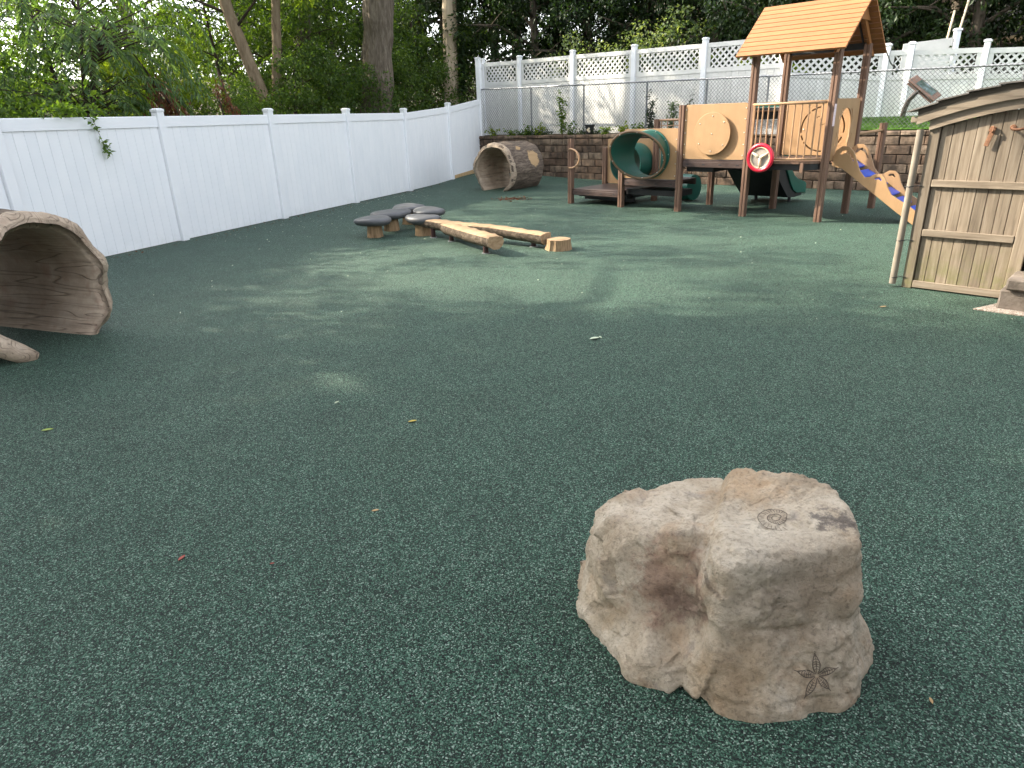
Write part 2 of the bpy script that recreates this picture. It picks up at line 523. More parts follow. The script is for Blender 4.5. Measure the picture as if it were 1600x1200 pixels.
def mat_rock():
    t = NT('painted_sculpted_rock')
    v = t.coords((1, 1, 1), 'Object', rnd=False)
    c = t.ramp(t.noise(v, 5.0, 8, 0.62, 0.4), [(0.25, (0.26, 0.185, 0.115)), (0.42, (0.42, 0.335, 0.238)), (0.6, (0.55, 0.465, 0.355)), (0.8, (0.67, 0.60, 0.49))])
    o = t.ramp(t.noise(t.coords((1.1, 1.1, 1.1), 'Object', False), 6.5, 5, 0.6, 0.8), [(0.54, 0.0), (0.70, 0.45)])
    c = t.mix(o, c, (0.40, 0.25, 0.14))
    p = t.ramp(t.noise(t.coords((0.9, 0.9, 1.4), 'Object', False), 9.0, 6, 0.65, 0.5), [(0.60, 0.0), (0.72, 0.55)])
    c = t.mix(p, c, (0.17, 0.145, 0.14))
    # the pink brown wash painted on the hollow between the two lobes
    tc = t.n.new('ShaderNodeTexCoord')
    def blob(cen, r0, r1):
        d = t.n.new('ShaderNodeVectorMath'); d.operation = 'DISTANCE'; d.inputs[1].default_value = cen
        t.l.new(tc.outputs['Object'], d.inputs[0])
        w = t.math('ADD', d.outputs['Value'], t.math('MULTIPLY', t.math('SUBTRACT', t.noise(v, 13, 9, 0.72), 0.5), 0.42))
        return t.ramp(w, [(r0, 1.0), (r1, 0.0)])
    c = t.mix(t.math('MULTIPLY', blob((0.02, -0.17, 0.44), 0.03, 0.17), 0.55), c, (0.66, 0.59, 0.48))
    c = t.mix(t.math('MULTIPLY', blob((-0.27, 0.12, 0.38), 0.03, 0.16), 0.55), c, (0.62, 0.53, 0.42))
    c = t.mix(t.math('MULTIPLY', blob((-0.10, -0.33, 0.10), 0.03, 0.16), 0.5), c, (0.40, 0.28, 0.165))
    c = t.mix(t.math('MULTIPLY', blob((-0.40, -0.02, 0.12), 0.03, 0.14), 0.5), c, (0.45, 0.33, 0.20))
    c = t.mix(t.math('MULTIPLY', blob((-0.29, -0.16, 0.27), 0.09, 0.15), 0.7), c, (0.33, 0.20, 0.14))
    c = t.mix(t.math('MULTIPLY', blob((-0.215, -0.17, 0.22), 0.04, 0.09), 0.45), c, (0.14, 0.10, 0.085))  # dark centre of the hollow: recess shade put into the colour
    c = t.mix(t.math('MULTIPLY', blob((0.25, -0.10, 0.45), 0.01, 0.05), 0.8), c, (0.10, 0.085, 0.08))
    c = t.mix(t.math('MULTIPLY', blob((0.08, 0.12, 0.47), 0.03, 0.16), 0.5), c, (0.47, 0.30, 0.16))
    c = t.mix(t.math('MULTIPLY', blob((0.10, -0.32, 0.34), 0.06, 0.23), 0.6), c, (0.23, 0.175, 0.122))  # brown wash on the front face, its shade painted in too
    pit = t.noise(v, 70, 5, 0.7)
    c = t.mix(1.0, c, t.ramp(pit, [(0.25, 0.45), (0.48, 0.98), (0.8, 1.15)]), 'MULTIPLY')
    t.color(c)
    h = t.math('ADD', t.noise(v, 30, 8, 0.7), t.math('MULTIPLY', t.noise(v, 150, 4, 0.7), 0.35))
    t.bump(h, 1.0, 0.016)
    return t.done(0.85, 0.25)
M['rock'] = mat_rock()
M['fossil'] = simple('dark_fossil_wash', (0.09, 0.07, 0.052), (0.16, 0.125, 0.095), 40, 0.9, 0.1)
def mat_logskin(name, bark=True, patch=None):
    """the moulded log skins; local x is the log's axis"""
    t = NT(name)
    v = t.coords((1.0, 1, 1), 'Object', rnd=False)
    if bark:
        f = t.noise(t.coords((0.8, 5, 5), 'Object', False), 5.0, 7, 0.68, 0.9)
        c = t.ramp(f, [(0.3, (0.045, 0.033, 0.026)), (0.5, (0.13, 0.098, 0.075)), (0.72, (0.26, 0.205, 0.155))])
        if patch:
            tc = t.n.new('ShaderNodeTexCoord')
            for cen, r in patch:
                d = t.n.new('ShaderNodeVectorMath'); d.operation = 'DISTANCE'; d.inputs[1].default_value = cen
                t.l.new(tc.outputs['Object'], d.inputs[0])
                w = t.math('ADD', d.outputs['Value'], t.math('MULTIPLY', t.math('SUBTRACT', t.noise(v, 7, 3), 0.5), 0.25))
                c = t.mix(t.ramp(w, [(r - 0.02, 1.0), (r, 0.0)]), c, (0.42, 0.28, 0.15))
        t.color(c); t.bump(f, 1.0, 0.02)
        return t.done(0.85, 0.2)
    g = t.noise(t.coords((0.16, 2.4, 2.4), 'Object', False), 2.0, 2, 0.5, 0.35)
    c = t.ramp(t.noise(v, 3.0, 6, 0.6), [(0.3, (0.30, 0.225, 0.16)), (0.55, (0.43, 0.335, 0.245)), (0.8, (0.55, 0.455, 0.35))])
    stq = t.noise(t.coords((0.35, 7, 7), 'Object', False), 3.0, 5, 0.6, 0.3)
    c = t.mix(1.0, c, t.ramp(stq, [(0.3, 0.76), (0.62, 1.08)]), 'MULTIPLY')
    ln = t.n.new('ShaderNodeMath'); ln.operation = 'PINGPONG'; ln.inputs[1].default_value = 0.035; t.l.new(g, ln.inputs[0])
    line = t.ramp(ln.outputs[0], [(0.0, 1.0), (0.005, 0.0)])
    c = t.mix(t.math('MULTIPLY', line, 0.55), c, (0.06, 0.042, 0.03))
    c = t.mix(t.ramp(t.noise(v, 5.5, 5, 0.6), [(0.56, 0.0), (0.72, 0.5)]), c, (0.30, 0.165, 0.115))
    t.color(c)
    h = t.math('SUBTRACT', t.noise(v, 30, 6, 0.6), line)
    t.bump(h, 0.7, 0.012)
    return t.done(0.7, 0.3)
M['log_in'] = mat_logskin('tan_moulded_log_grain', False)
M['log_bark'] = mat_logskin('moulded_bark', True)
M['log_bark_p'] = mat_logskin('moulded_bark_with_bare_patch', True, [((0.95, -0.52, 0.70), 0.21), ((0.55, -0.36, 0.95), 0.07)])
def mat_beam():
    t = NT('peeled_timber_top')
    v = t.coords((2, 14, 14), 'Object')
    c = t.ramp(t.noise(v, 2.0, 6, 0.6, 0.4), [(0.25, (0.19, 0.115, 0.06)), (0.5, (0.31, 0.21, 0.12)), (0.8, (0.40, 0.29, 0.18))])
    t.color(c); t.bump(t.noise(v, 5, 5), 0.4, 0.006)
    return t.done(0.7, 0.25)
M['beam'] = mat_beam()
M['beam_bark'] = mat_bark('dark_beam_bark', [(0.03, 0.024, 0.018), (0.12, 0.092, 0.068), (0.30, 0.24, 0.18)], sc=(8, 22, 22), bump=1.0, bd=0.015)
M['pod'] = simple('dark_grey_pebble', (0.068, 0.068, 0.070), (0.115, 0.115, 0.118), 5, 0.48, 0.08, detail=6, spec=0.5)
M['stump'] = mat_wood('split_timber_pedestal', [(0.12, 0.07, 0.035), (0.28, 0.185, 0.10), (0.36, 0.26, 0.155)], sc=(26, 26, 1.0))
M['dark_steel'] = simple('maroon_black_steel', (0.03, 0.012, 0.012), (0.05, 0.02, 0.018), 8, 0.4, 0.02)
M['concrete'] = simple('stained_concrete', (0.10, 0.08, 0.063), (0.23, 0.19, 0.155), 7, 0.95, 0.7, detail=8, bd=0.01)
def mat_pebble():
    t = NT('exposed_aggregate')
    v = t.coords((1, 1, 1), 'Object', rnd=False)
    vo = t.n.new('ShaderNodeTexVoronoi'); vo.inputs['Scale'].default_value = 95; t.l.new(v, vo.inputs['Vector'])
    s = t.n.new('ShaderNodeSeparateColor'); t.l.new(vo.outputs['Color'], s.inputs[0])
    t.color(t.ramp(s.outputs[0], [(0, (0.16, 0.115, 0.085)), (0.5, (0.34, 0.28, 0.225)), (1, (0.52, 0.46, 0.39))]))
    t.bump(t.math('SUBTRACT', 1.0, vo.outputs['Distance']), 0.8, 0.006)
    return t.done(0.85, 0.3)
M['pebble'] = mat_pebble()
M['sign_frame'] = simple('brown_sign_frame', (0.17, 0.095, 0.065), (0.24, 0.14, 0.10), 6, 0.6, 0.05)
M['steel_dark'] = simple('dark_bronze_tube', (0.06, 0.045, 0.035), (0.09, 0.07, 0.055), 6, 0.5, 0.02)
def mat_signprint():
    t = NT('printed_sign_face')
    v = t.coords((1, 1, 1), 'Object', rnd=False)
    c = t.ramp(t.noise(v, 7, 3), [(0.38, (0.04, 0.07, 0.05)), (0.55, (0.12, 0.18, 0.18)), (0.70, (0.30, 0.38, 0.40))])
    t.color(c); return t.done(0.3, 0.5)
M['signprint'] = mat_signprint()

# ------------------------------------------------------------------ ground and terrain
def sstep(a, b, x):
    u = np.clip((x - a) / (b - a), 0, 1); return u * u * (3 - 2 * u)
def gz(x, y):
    return 0.11 * sstep(17.6, 21.5, np.asarray(y, float)) * (1 - sstep(0.0, 5.0, np.asarray(x, float)))

FA = 0.3817                                                     # fence direction from +Y
FD = Vector((math.sin(FA), math.cos(FA), 0)); FN = Vector((-math.cos(FA), math.sin(FA), 0))   # along, away beyond it
F0 = Vector((-5.128, 10.842, 0))
WD = Vector((0.7387, -0.6741, 0)); WN = Vector((0.6741, 0.7387, 0)); W0 = Vector((2.74, 18.57, 0))
def wallp(s, off=0.0, z=0.0): return W0 + WD * s + WN * off + Vector((0, 0, z))

def grid(name, x0, x1, y0, y1, nx, ny, zf, mat):
    xs = np.linspace(x0, x1, nx); ys = np.linspace(y0, y1, ny)
    X, Y = np.meshgrid(xs, ys); Z = zf(X, Y)
    V = np.stack([X, Y, Z], -1).reshape(-1, 3)
    i = np.arange(nx * ny).reshape(ny, nx)
    Fq = np.stack([i[:-1, :-1], i[:-1, 1:], i[1:, 1:], i[1:, :-1]], -1).reshape(-1, 4)
    return link(bpy.data.objects.new(name, np_mesh(name, V, Fq, mat, True)))

# rubber surface clipped by the fence and the retaining wall
def ground_mesh():
    xs = np.linspace(-14, 16, 61); ys = np.linspace(-9, 24, 67)
    X, Y = np.meshgrid(xs, ys)
    # squeeze points beyond the wall line back onto it
    P = np.stack([X, Y], -1).astype(float)
    dw = (P[..., 0] - W0.x) * WN.x + (P[..., 1] - W0.y) * WN.y
    over = np.maximum(dw - 0.12, 0)
    P[..., 0] -= WN.x * over; P[..., 1] -= WN.y * over
    df = (P[..., 0] - F0.x) * FN.x + (P[..., 1] - F0.y) * FN.y
    over = np.maximum(df - 0.04, 0)
    P[..., 0] -= FN.x * over; P[..., 1] -= FN.y * over
    V = np.concatenate([P, gz(P[..., 0], P[..., 1])[..., None]], -1).reshape(-1, 3)
    i = np.arange(61 * 67).reshape(67, 61)
    Fq = np.stack([i[:-1, :-1], i[:-1, 1:], i[1:, 1:], i[1:, :-1]], -1).reshape(-1, 4)
    A = V[Fq]; ar = np.abs(np.cross(A[:, 2] - A[:, 0], A[:, 3] - A[:, 1])).sum(-1)
    Fq = Fq[ar > 1e-4]
    o = link(bpy.data.objects.new('ground', np_mesh('ground', V, Fq, M['ground'], True)))
    return tag(o, 'dark green speckled rubber safety surfacing across the playground', kind='structure')
ground_mesh()

def terrain_z(X, Y):
    dw = (X - W0.x) * WN.x + (Y - W0.y) * WN.y
    df = (X - F0.x) * FN.x + (Y - F0.y) * FN.y
    inside = (dw < 0.1) & (df < 0.0)
    z = np.full_like(X, -0.06)
    hill = 1.12 + 0.30 * np.maximum(dw - 3.0, 0) + 0.0 * X
    hill = np.minimum(hill, 15)
    side = sstep(-1.0, 4.0, dw)
    zl = -0.06 + 0.02 * np.maximum(df, 0) + 0.06 * np.maximum(df - 12, 0) * sstep(-3, 8, Y)
    z = np.where(dw > 1.0, np.maximum(hill * 1.0, zl) - 0.05, np.where(df > 0.02, zl, z))
    # in the woods beyond the corner blend the two
    blend = sstep(0.2, 5.0, df)
    z = np.where((dw > 1.0) & (df > 0.2), hill * (1 - blend) + (zl + 0.10 * np.maximum(dw, 0)) * blend - 0.05, z)
    z = np.where(inside, -0.06, z)
    z = z + np.where(inside, 0, 0.08 * np.sin(X * 1.3) * np.cos(Y * 1.1) * (np.minimum(np.maximum(dw, df), 3) / 3))
    return z
tr = grid('terrain', -90, 90, -60, 110, 361, 341, terrain_z, M['soil'])
tag(tr, 'dark leaf littered woodland floor around the playground', kind='structure')

# terrace behind the retaining wall: dark soil strip, and the turf bank
def strip(name, s0, s1, offs, zs, mat, n=30):
    vs = []; fs = []
    k = len(offs)
    for i in range(n + 1):
        s = s0 + (s1 - s0) * i / n
        for o_, z_ in zip(offs, zs):
            p = wallp(s, o_, z_); vs.append(p)
    for i in range(n):
        for j in range(k - 1):
            fs.append([i * k + j, i * k + j + 1, (i + 1) * k + j + 1, (i + 1) * k + j])
    return MB().add(vs, fs).obj(name, mat, smooth=True)
tag(strip('terrace_soil', -5.0, 4.9, [0.1, 0.3, 0.9, 1.6, 3.2], [1.10, 1.14, 1.16, 1.14, 1.12], M['soil']), 'dark soil strip along the top of the block wall', kind='structure')
tag(strip('turf_bank', 4.9, 16, [0.16, 0.3, 0.6, 1.0, 3.0], [1.17, 1.25, 1.33, 1.38, 1.40], M['turf']), 'bright green artificial turf bank above the block wall', kind='structure')

def turf_blades():
    rng = np.random.default_rng(5); n = 16000
    s = rng.uniform(5.0, 12.5, n); o_ = rng.uniform(0.14, 1.0, n)
    z0 = np.interp(o_, [0.16, 0.3, 0.6, 1.0], [1.17, 1.25, 1.33, 1.38])
    bx = W0.x + WD.x * s + WN.x * o_; by = W0.y + WD.y * s + WN.y * o_
    a = rng.uniform(0, 2 * PI, n); w = 0.004; h = rng.uniform(0.025, 0.05, n)
    dx, dy = np.cos(a), np.sin(a); l = rng.uniform(-0.02, 0.02, (n, 2))
    A = np.stack([bx - dx * w, by - dy * w, z0], -1); B = np.stack([bx + dx * w, by + dy * w, z0], -1)
    C = np.stack([bx + l[:, 0], by + l[:, 1], z0 + h], -1)
    V = np.stack([A, B, C], 1).reshape(-1, 3); Fq = np.arange(3 * n).reshape(n, 3)
    o = link(bpy.data.objects.new('turf_grass', np_mesh('turf_grass', V, Fq, M['turf'])))
    tag(o, 'short green blades of the turf bank above the wall', 'grass', kind='stuff')
turf_blades()

# ------------------------------------------------------------------ white vinyl privacy fence
def post_mesh(h, w=0.127, name='post'):
    m = MB(); m.box((0, 0, h / 2), (w, w, h), bev=0.006)
    return m.mesh(name, M['vinyl'])
def cap_mesh(w=0.139):
    m = MB()
    m.box((0, 0, 0.018), (w, w, 0.036), bev=0.002)
    a = w / 2 - 0.006; b = w / 2 - 0.03
    m.add([(-a, -a, .036), (a, -a, .036), (a, a, .036), (-a, a, .036), (-b, -b, .050), (b, -b, .050), (b, b, .050), (-b, b, .050)],
          [[0, 1, 5, 4], [1, 2, 6, 5], [2, 3, 7, 6], [3, 0, 4, 7], [4, 5, 6, 7]])
    return m.mesh('cap', M['vinyl'])
CAP = cap_mesh()
BAY = 2.44
def board_prism(w, pts_bot, pts_top, th=0.022):
    """tongue and groove board: x along the fence 0..w, sloped ends; front face chamfered at the long edges"""
    c = 0.0045
    prof = [(0.0008, -th / 2 + c), (c, -th / 2), (w - c, -th / 2), (w - 0.0008, -th / 2 + c), (w - 0.0008, th / 2), (0.0008, th / 2)]
    n = len(prof)
    f = lambda p, x: p[0] + (p[1] - p[0]) * x / w
    vs = [(x, y, f(pts_bot, x)) for x, y in prof] + [(x, y, f(pts_top, x)) for x, y in prof]
    fs = [[i, (i + 1) % n, n + (i + 1) % n, n + i] for i in range(n)] + [list(range(n - 1, -1, -1)), list(range(n, 2 * n))]
    return MB().add(vs, fs)
fence = thing('vinyl_fence', 'long plain white vinyl privacy fence with capped posts and no lattice', 'fence', F0, PI / 2 - FA)
# local x runs along the fence; the playground side is local -y
top_z = {i: 1.83 for i in range(-3, 4)}; top_z[4] = 1.97; top_z[5] = 2.18
bot_z = {i: 0.0 for i in range(-3, 4)}; bot_z[4] = 0.03; bot_z[5] = 0.24
xpos = {i: i * BAY for i in range(-3, 5)}; xpos[5] = 4 * BAY + 2.2
board_me = {}
for i in range(-3, 6):
    h = (top_z[i] + 0.06) if i < 5 else 3.27
    key = round(h, 3)
    p = inst('post', post_mesh(h + 0.05), fence, (xpos[i], 0, -0.05))
    inst('cap', CAP, p, (0, 0, h + 0.05))
for i in range(-3, 5):
    x0 = xpos[i] + 0.065; x1 = xpos[i + 1] - 0.065
    L = x1 - x0
    rail_h = 0.15
    # rails
    vs = []
    for (x, t_) in ((x0, top_z[i]), (x1, top_z[i + 1])):
        vs += [(x, -0.028, t_ - rail_h), (x, 0.028, t_ - rail_h), (x, 0.028, t_ - 0.008), (x, 0.020, t_), (x, -0.020, t_), (x, -0.028, t_ - 0.008)]
    n = 6
    fs = [[k, (k + 1) % n, n + (k + 1) % n, n + k] for k in range(n)] + [list(range(n - 1, -1, -1)), list(range(n, 2 * n))]
    MB().add(vs, fs).obj('top_rail', M['vinyl'], fence)
    nb = 16; w = L / nb
    for k in range(nb):
        a0 = k / nb; a1 = (k + 1) / nb
        bb = (bot_z[i] + (bot_z[i + 1] - bot_z[i]) * a0 + 0.012, bot_z[i] + (bot_z[i + 1] - bot_z[i]) * a1 + 0.012)
        tt = (top_z[i] + (top_z[i + 1] - top_z[i]) * a0 - rail_h + 0.01, top_z[i] + (top_z[i + 1] - top_z[i]) * a1 - rail_h + 0.01)
        if i < 3:
            if 'std' not in board_me: board_me['std'] = board_prism(w, bb, tt).mesh('fence_board', M['vinyl'])
            me = board_me['std']
        else:
            me = board_prism(w, bb, tt).mesh('fence_board', M['vinyl'])
        inst('fence_board', me, fence, (x0 + k * w, 0, 0))
# timber kickboard in the gap under the last, raised bay
kb = MB(); a = F0 + FD * (xpos[4] + 0.07); b = F0 + FD * (xpos[5] - 0.07)
kb.box((xpos[4] / 2 + xpos[5] / 2, 0.0, 0.135), (xpos[5] - xpos[4] - 0.16, 0.04, 0.14), Matrix.Rotation(-0.045, 3, 'Y'), 0.004)
o = kb.obj('timber_plank', M['pine']); o.location = F0; o.rotation_euler = (0, 0, PI / 2 - FA)
tag(o, 'bare timber plank filling the gap under the raised end bay of the white fence', 'plank')

# ------------------------------------------------------------------ short vinyl return panel at the corner + lattice fence
corner = F0 + FD * xpos[5]
LOFF = 0.9
latt = thing('lattice_fence', 'white vinyl fence with a lattice top on the terrace above the block wall', 'fence')
def v_post(p, z0, z1, w=0.12, parent=latt):
    po = inst('post', post_mesh(z1 - z0, w), parent, (p.x, p.y, z0), (0, 0, math.atan2(WD.y, WD.x)))
    inst('cap', CAP, po, (0, 0, z1 - z0))
    return po
def beam_between(m, a, b, za0, za1, zb0, zb1, th):
    """solid wall piece between plan points a and b, z-ranges at each end"""
    d = Vector((b.x - a.x, b.y - a.y, 0)).normalized(); nn = Vector((-d.y, d.x, 0)) * th / 2
    vs = []
    for q, z0, z1 in ((a, za0, za1), (b, zb0, zb1)):
        for sgn, z in ((-1, z0), (1, z0), (1, z1), (-1, z1)):
            vs.append((q.x + nn.x * sgn, q.y + nn.y * sgn, z))
    m.add(vs, [[0, 1, 5, 4], [1, 2, 6, 5], [2, 3, 7, 6], [3, 0, 4, 7], [0, 3, 2, 1], [4, 5, 6, 7]])
    return m
def lerp(a, b, t): return a + (b - a) * t
def lattice_bay(a, b, zb, zt0, zt1, lat_h=0.40, boards=8, parent=latt, cell=0.108):
    """a,b plan points; zt0/zt1 top heights"""
    d = (b - a); d.z = 0; L = d.length; d.normalize()
    a2 = a + d * 0.06; b2 = b - d * 0.06
    beam_between(MB(), a2, b2, zt0 - 0.10, zt0, zt1 - 0.10, zt1, 0.045).obj('top_rail', M['vinyl_old'], parent)
    m0, m1 = zt0 - 0.14 - lat_h, zt1 - 0.14 - lat_h
    beam_between(MB(), a2, b2, m0 - 0.10, m0, m1 - 0.10, m1, 0.045).obj('middle_rail', M['vinyl_old'], parent)
    beam_between(MB(), a2, b2, zb, zb + 0.12, zb, zb + 0.12, 0.045).obj('bottom_rail', M['vinyl_old'], parent)
    # side borders of the lattice window
    for q, zt in ((a2, zt0), (b2, zt1)):
        q2 = q + d * (0.09 if q is a2 else -0.09)
        beam_between(MB(), q, q2, zt - 0.14 - lat_h, zt - 0.10, zt - 0.14 - lat_h, zt - 0.10, 0.03).obj('lattice_border', M['vinyl_old'], parent)
    # crossing slats, two layers
    L2 = (b2 - a2).length - 0.18; s0 = a2 + d * 0.09
    nn = Vector((-d.y, d.x, 0))
    m = MB(); w = 0.046; H = lat_h + 0.04
    def zlow(x): return lerp(zt0, zt1, x / L2) - 0.14 - lat_h
    for layer, sg in ((-0.004, 1), (0.004, -1)):
        k = -H
        while k < L2 + H:
            # slat centre line x = k + sg*z ; clip to the window
            pts = []
            x_a, x_b = (k, k + H) if sg > 0 else (k, k - H)
            t0, t1 = 0.0, 1.0
            dx = x_b - x_a
            for lim, s_ in ((0.0, 1), (L2, -1)):
                f0 = s_ * (x_a - lim); f1 = s_ * (x_b - lim)
                if f0 < 0 and f1 < 0: t0, t1 = 1, 0; break
                if f0 < 0: t0 = max(t0, f0 / (f0 - f1))
                if f1 < 0: t1 = min(t1, f0 / (f0 - f1))
            if t1 - t0 > 0.02:
                hw = w * 0.707
                q = []
                for t in (t0, t1):
                    x = x_a + dx * t
                    for e in (-hw, hw):
                        xx = min(max(x + e, 0), L2)
                        p = s0 + d * xx + nn * layer
                        q.append((p.x, p.y, zlow(xx) + H * t))
                vs = [Vector(v) - nn * 0.004 for v in q] + [Vector(v) + nn * 0.004 for v in q]
                m.add(vs, [[0, 1, 3, 2], [4, 6, 7, 5], [0, 4, 5, 1], [1, 5, 7, 3], [3, 7, 6, 2], [2, 6, 4, 0]])
            k += cell * 1.414
    o = m.obj('lattice_panel', M['vinyl_old'], parent); o['kind'] = 'stuff'
    # boards
    w = (b2 - a2).length / boards
    ang = math.atan2(d.y, d.x)
    for k in range(boards):
        z0_ = lerp(m0, m1, k / boards) - 0.09; z1_ = lerp(m0, m1, (k + 1) / boards) - 0.09
        me = board_prism(w, (zb + 0.10, zb + 0.10), (z0_, z1_)).mesh('fence_board', M['vinyl_old'])
        q = a2 + d * (w * k)
        inst('fence_board', me, parent, (q.x, q.y, 0), (0, 0, ang))
sA = [-5.28, -3.78, -1.84, 0.13, 2.10, 4.06]
zA = [3.22, 3.19, 3.18, 3.15, 3.13, 3.12]
for s_, z_ in zip(sA, zA): v_post(wallp(s_, LOFF), 1.08, z_ + 0.08)
for i in range(5):
    lattice_bay(wallp(sA[i], LOFF), wallp(sA[i + 1], LOFF), 1.14, zA[i], zA[i + 1], boards=(8 if i == 0 else 11))
# lower run that bends away, further along the terrace
latt2 = thing('lattice_fence', 'lower white lattice fence behind the sign on legs and the shed roof', 'fence')
Bp = [wallp(4.06, LOFF), Vector((8.29, 15.9, 0)), Vector((8.70, 15.70, 0)), Vector((9.96, 15.2, 0)), Vector((11.5, 14.6, 0)), Vector((13.1, 14.0, 0))]
Bz = [2.86, 2.70, 2.70, 2.66, 2.60, 2.56]
for p_, z_ in list(zip(Bp, Bz))[1:]: v_post(p_, 1.3, z_ + 0.10, 0.105, latt2)
lattice_bay(Bp[0], Bp[1], 1.2, 2.86, 2.70, 0.34, 12, latt2)
lattice_bay(Bp[1], Bp[2], 1.3, 2.70, 2.70, 0.34, 3, latt2)
lattice_bay(Bp[2], Bp[3], 1.3, 2.68, 2.66, 0.34, 8, latt2)
lattice_bay(Bp[3], Bp[4], 1.3, 2.64, 2.60, 0.34, 9, latt2)
lattice_bay(Bp[4], Bp[5], 1.3, 2.60, 2.56, 0.34, 9, latt2)
# return panel from the tall corner post to the lattice fence
ret = thing('return_panel', 'narrow tall white vinyl panel closing the corner beside the tall post', 'fence')
pa, pb = corner + Vector((0.07, 0.0, 0)), wallp(sA[0], LOFF)
dd = (pb - pa); dd.z = 0; Lr = dd.length - 0.07; dd.normalize()
beam_between(MB(), pa, pa + dd * Lr, 3.03, 3.17, 3.03, 3.17, 0.05).obj('top_rail', M['vinyl'], ret)
for k in range(4):
    me = board_prism(Lr / 4, (1.0, 1.0), (3.04, 3.04)).mesh('fence_board', M['vinyl'])
    q = pa + dd * (Lr / 4 * k); inst('fence_board', me, ret, (q.x, q.y, 0), (0, 0, math.atan2(dd.y, dd.x)))
# white tilted panel + two poles behind the lattice fence
wp = thing('tilted_panel', 'tilted plain white panel sticking up behind the lower lattice fence', 'panel')
qa, qb = Vector((9.15, 16.9, 0)), Vector((10.05, 16.55, 0))
beam_between(MB(), qa, qb, 1.6, 2.90, 1.6, 2.97, 0.04).obj('sheet', M['vinyl_old'], wp)
po = inst('post', post_mesh(1.65, 0.11), wp, (qb.x + 0.07, qb.y, 1.45)); inst('cap', CAP, po, (0, 0, 1.65))
for dx, zz in ((-0.05, 3.52), (0.12, 3.75)):
    o = MB().tube([(qb.x - 0.12 + dx, qb.y + 0.14, 1.7), (qb.x + 0.12 + dx * 1.6, qb.y + 0.2, zz)], 0.022, 8).obj('pole', M['cream'])
    tag(o, ('shorter' if zz < 3.6 else 'taller') + ' pale pole leaning against the tilted white panel', 'pole')

# ------------------------------------------------------------------ block retaining wall
def block_mesh(L, H, D, seed, name='block'):
    rng = random.Random(seed)
    bm = bmesh.new(); bmesh.ops.create_cube(bm, size=1)
    bmesh.ops.scale(bm, vec=(L, D, H), verts=bm.verts)
    front = [f for f in bm.faces if f.normal.y < -0.9]
    r = bmesh.ops.inset_region(bm, faces=front, thickness=0.018, depth=0)
    f = [f for f in bm.faces if f.normal.y < -0.9 and abs(f.calc_center_median().x) < 0.02 and abs(f.calc_center_median().z) < 0.02][0]
    for v in f.verts: v.co.y -= 0.016 + rng.uniform(0, 0.022)
    res = bmesh.ops.poke(bm, faces=[f])
    for v in res['verts']:
        v.co.y -= rng.uniform(0.0, 0.018); v.co.x += rng.uniform(-0.08, 0.08) * L; v.co.z += rng.uniform(-0.1, 0.1) * H
    me = bpy.data.meshes.new(name); bm.to_mesh(me); bm.free()
    me.materials.append(M['block']); return me
wall = thing('retaining_wall', 'brown stacked concrete block retaining wall behind the play structure', 'wall', W0, math.atan2(WD.y, WD.x))
CH, BL = 0.178, 0.44
bms = [block_mesh(BL - 0.007, CH - 0.007, 0.26, k) for k in range(7)]
caps = [block_mesh(BL - 0.005, 0.088, 0.30, 50 + k, 'cap_block') for k in range(3)]
rw = random.Random(3)
S0_, S1_ = -5.05, 9.8
for row in range(6):
    s_ = S0_ + (0 if row % 2 else -BL / 2) + BL / 2
    while s_ < S1_:
        inst('block', rw.choice(bms), wall, (s_, 0.13 + row * 0.012 + rw.uniform(-0.006, 0.006), row * CH + CH / 2 - 0.01), (0, 0, rw.uniform(-0.012, 0.012)))
        s_ += BL
s_ = S0_ + BL / 2
while s_ < S1_:
    inst('cap_block', rw.choice(caps), wall, (s_, 0.19 + rw.uniform(-0.006, 0.006), 6 * CH + 0.036), (0, 0, rw.uniform(-0.012, 0.012)))
    s_ += BL
MB().box((2.4, 0.34, 0.5), (14.9, 0.1, 1.02)).obj('backing', M['dark_inside'], wall)

# ------------------------------------------------------------------ chain link fence
cl = thing('chain_link_fence', 'grey chain link fence standing along the top of the block wall', 'fence', W0, math.atan2(WD.y, WD.x))
COFF = 0.2
def cl_top(s): return 2.45 + (2.22 - 2.45) * (s + 4.85) / 13.4
def cl_bot(s): return 1.19 + 0.10 * max(0, min(1, (s - 4.5) / 0.8))
for i, s_ in enumerate((-4.85, -2.8, -0.97, 0.95, 2.55, 4.0, 5.5, 8.6)):
    MB().tube([(s_, COFF + 0.03, 1.05), (s_, COFF + 0.03, cl_top(s_) + (0.05 if i == 0 else 0.0))], 0.030 if i == 0 else 0.024, 10).obj('post', M['galv'], cl, auto=40)
MB().tube([(s, COFF + 0.03, cl_top(s)) for s in (-4.9, 0, 4, 9.6)], 0.021, 8).obj('top_rail', M['galv'], cl, auto=40)
m = MB(); cell = 0.084; r = 0.0037
for sg in (1, -1):
    k = -5.9
    while k < 10.6:
        # wire from the bottom at s=k to the top at s=k+-H
        H = 1.28
        x0, z0 = k, 1.19
        x1 = k + sg * H * 0.85
        t0, t1 = 0.0, 1.0
        lo, hi = -4.83, 9.5
        for lim, s_ in ((lo, 1), (hi, -1)):
            f0 = s_ * (x0 - lim); f1 = s_ * (x1 - lim)
            if f0 < 0 and f1 < 0: t0, t1 = 1, 0; break
            if f0 < 0: t0 = max(t0, f0 / (f0 - f1))
            if f1 < 0: t1 = min(t1, f0 / (f0 - f1))
        if t1 - t0 > 0.01:
            pts = []
            for t in (t0, t1):
                x = x0 + (x1 - x0) * t
                pts.append((x, COFF + sg * 0.002, 1.19 + (cl_top(x) + 0.015 - 1.19) * t))
            m.tube(pts, r, 3, cap=False)
        k += cell
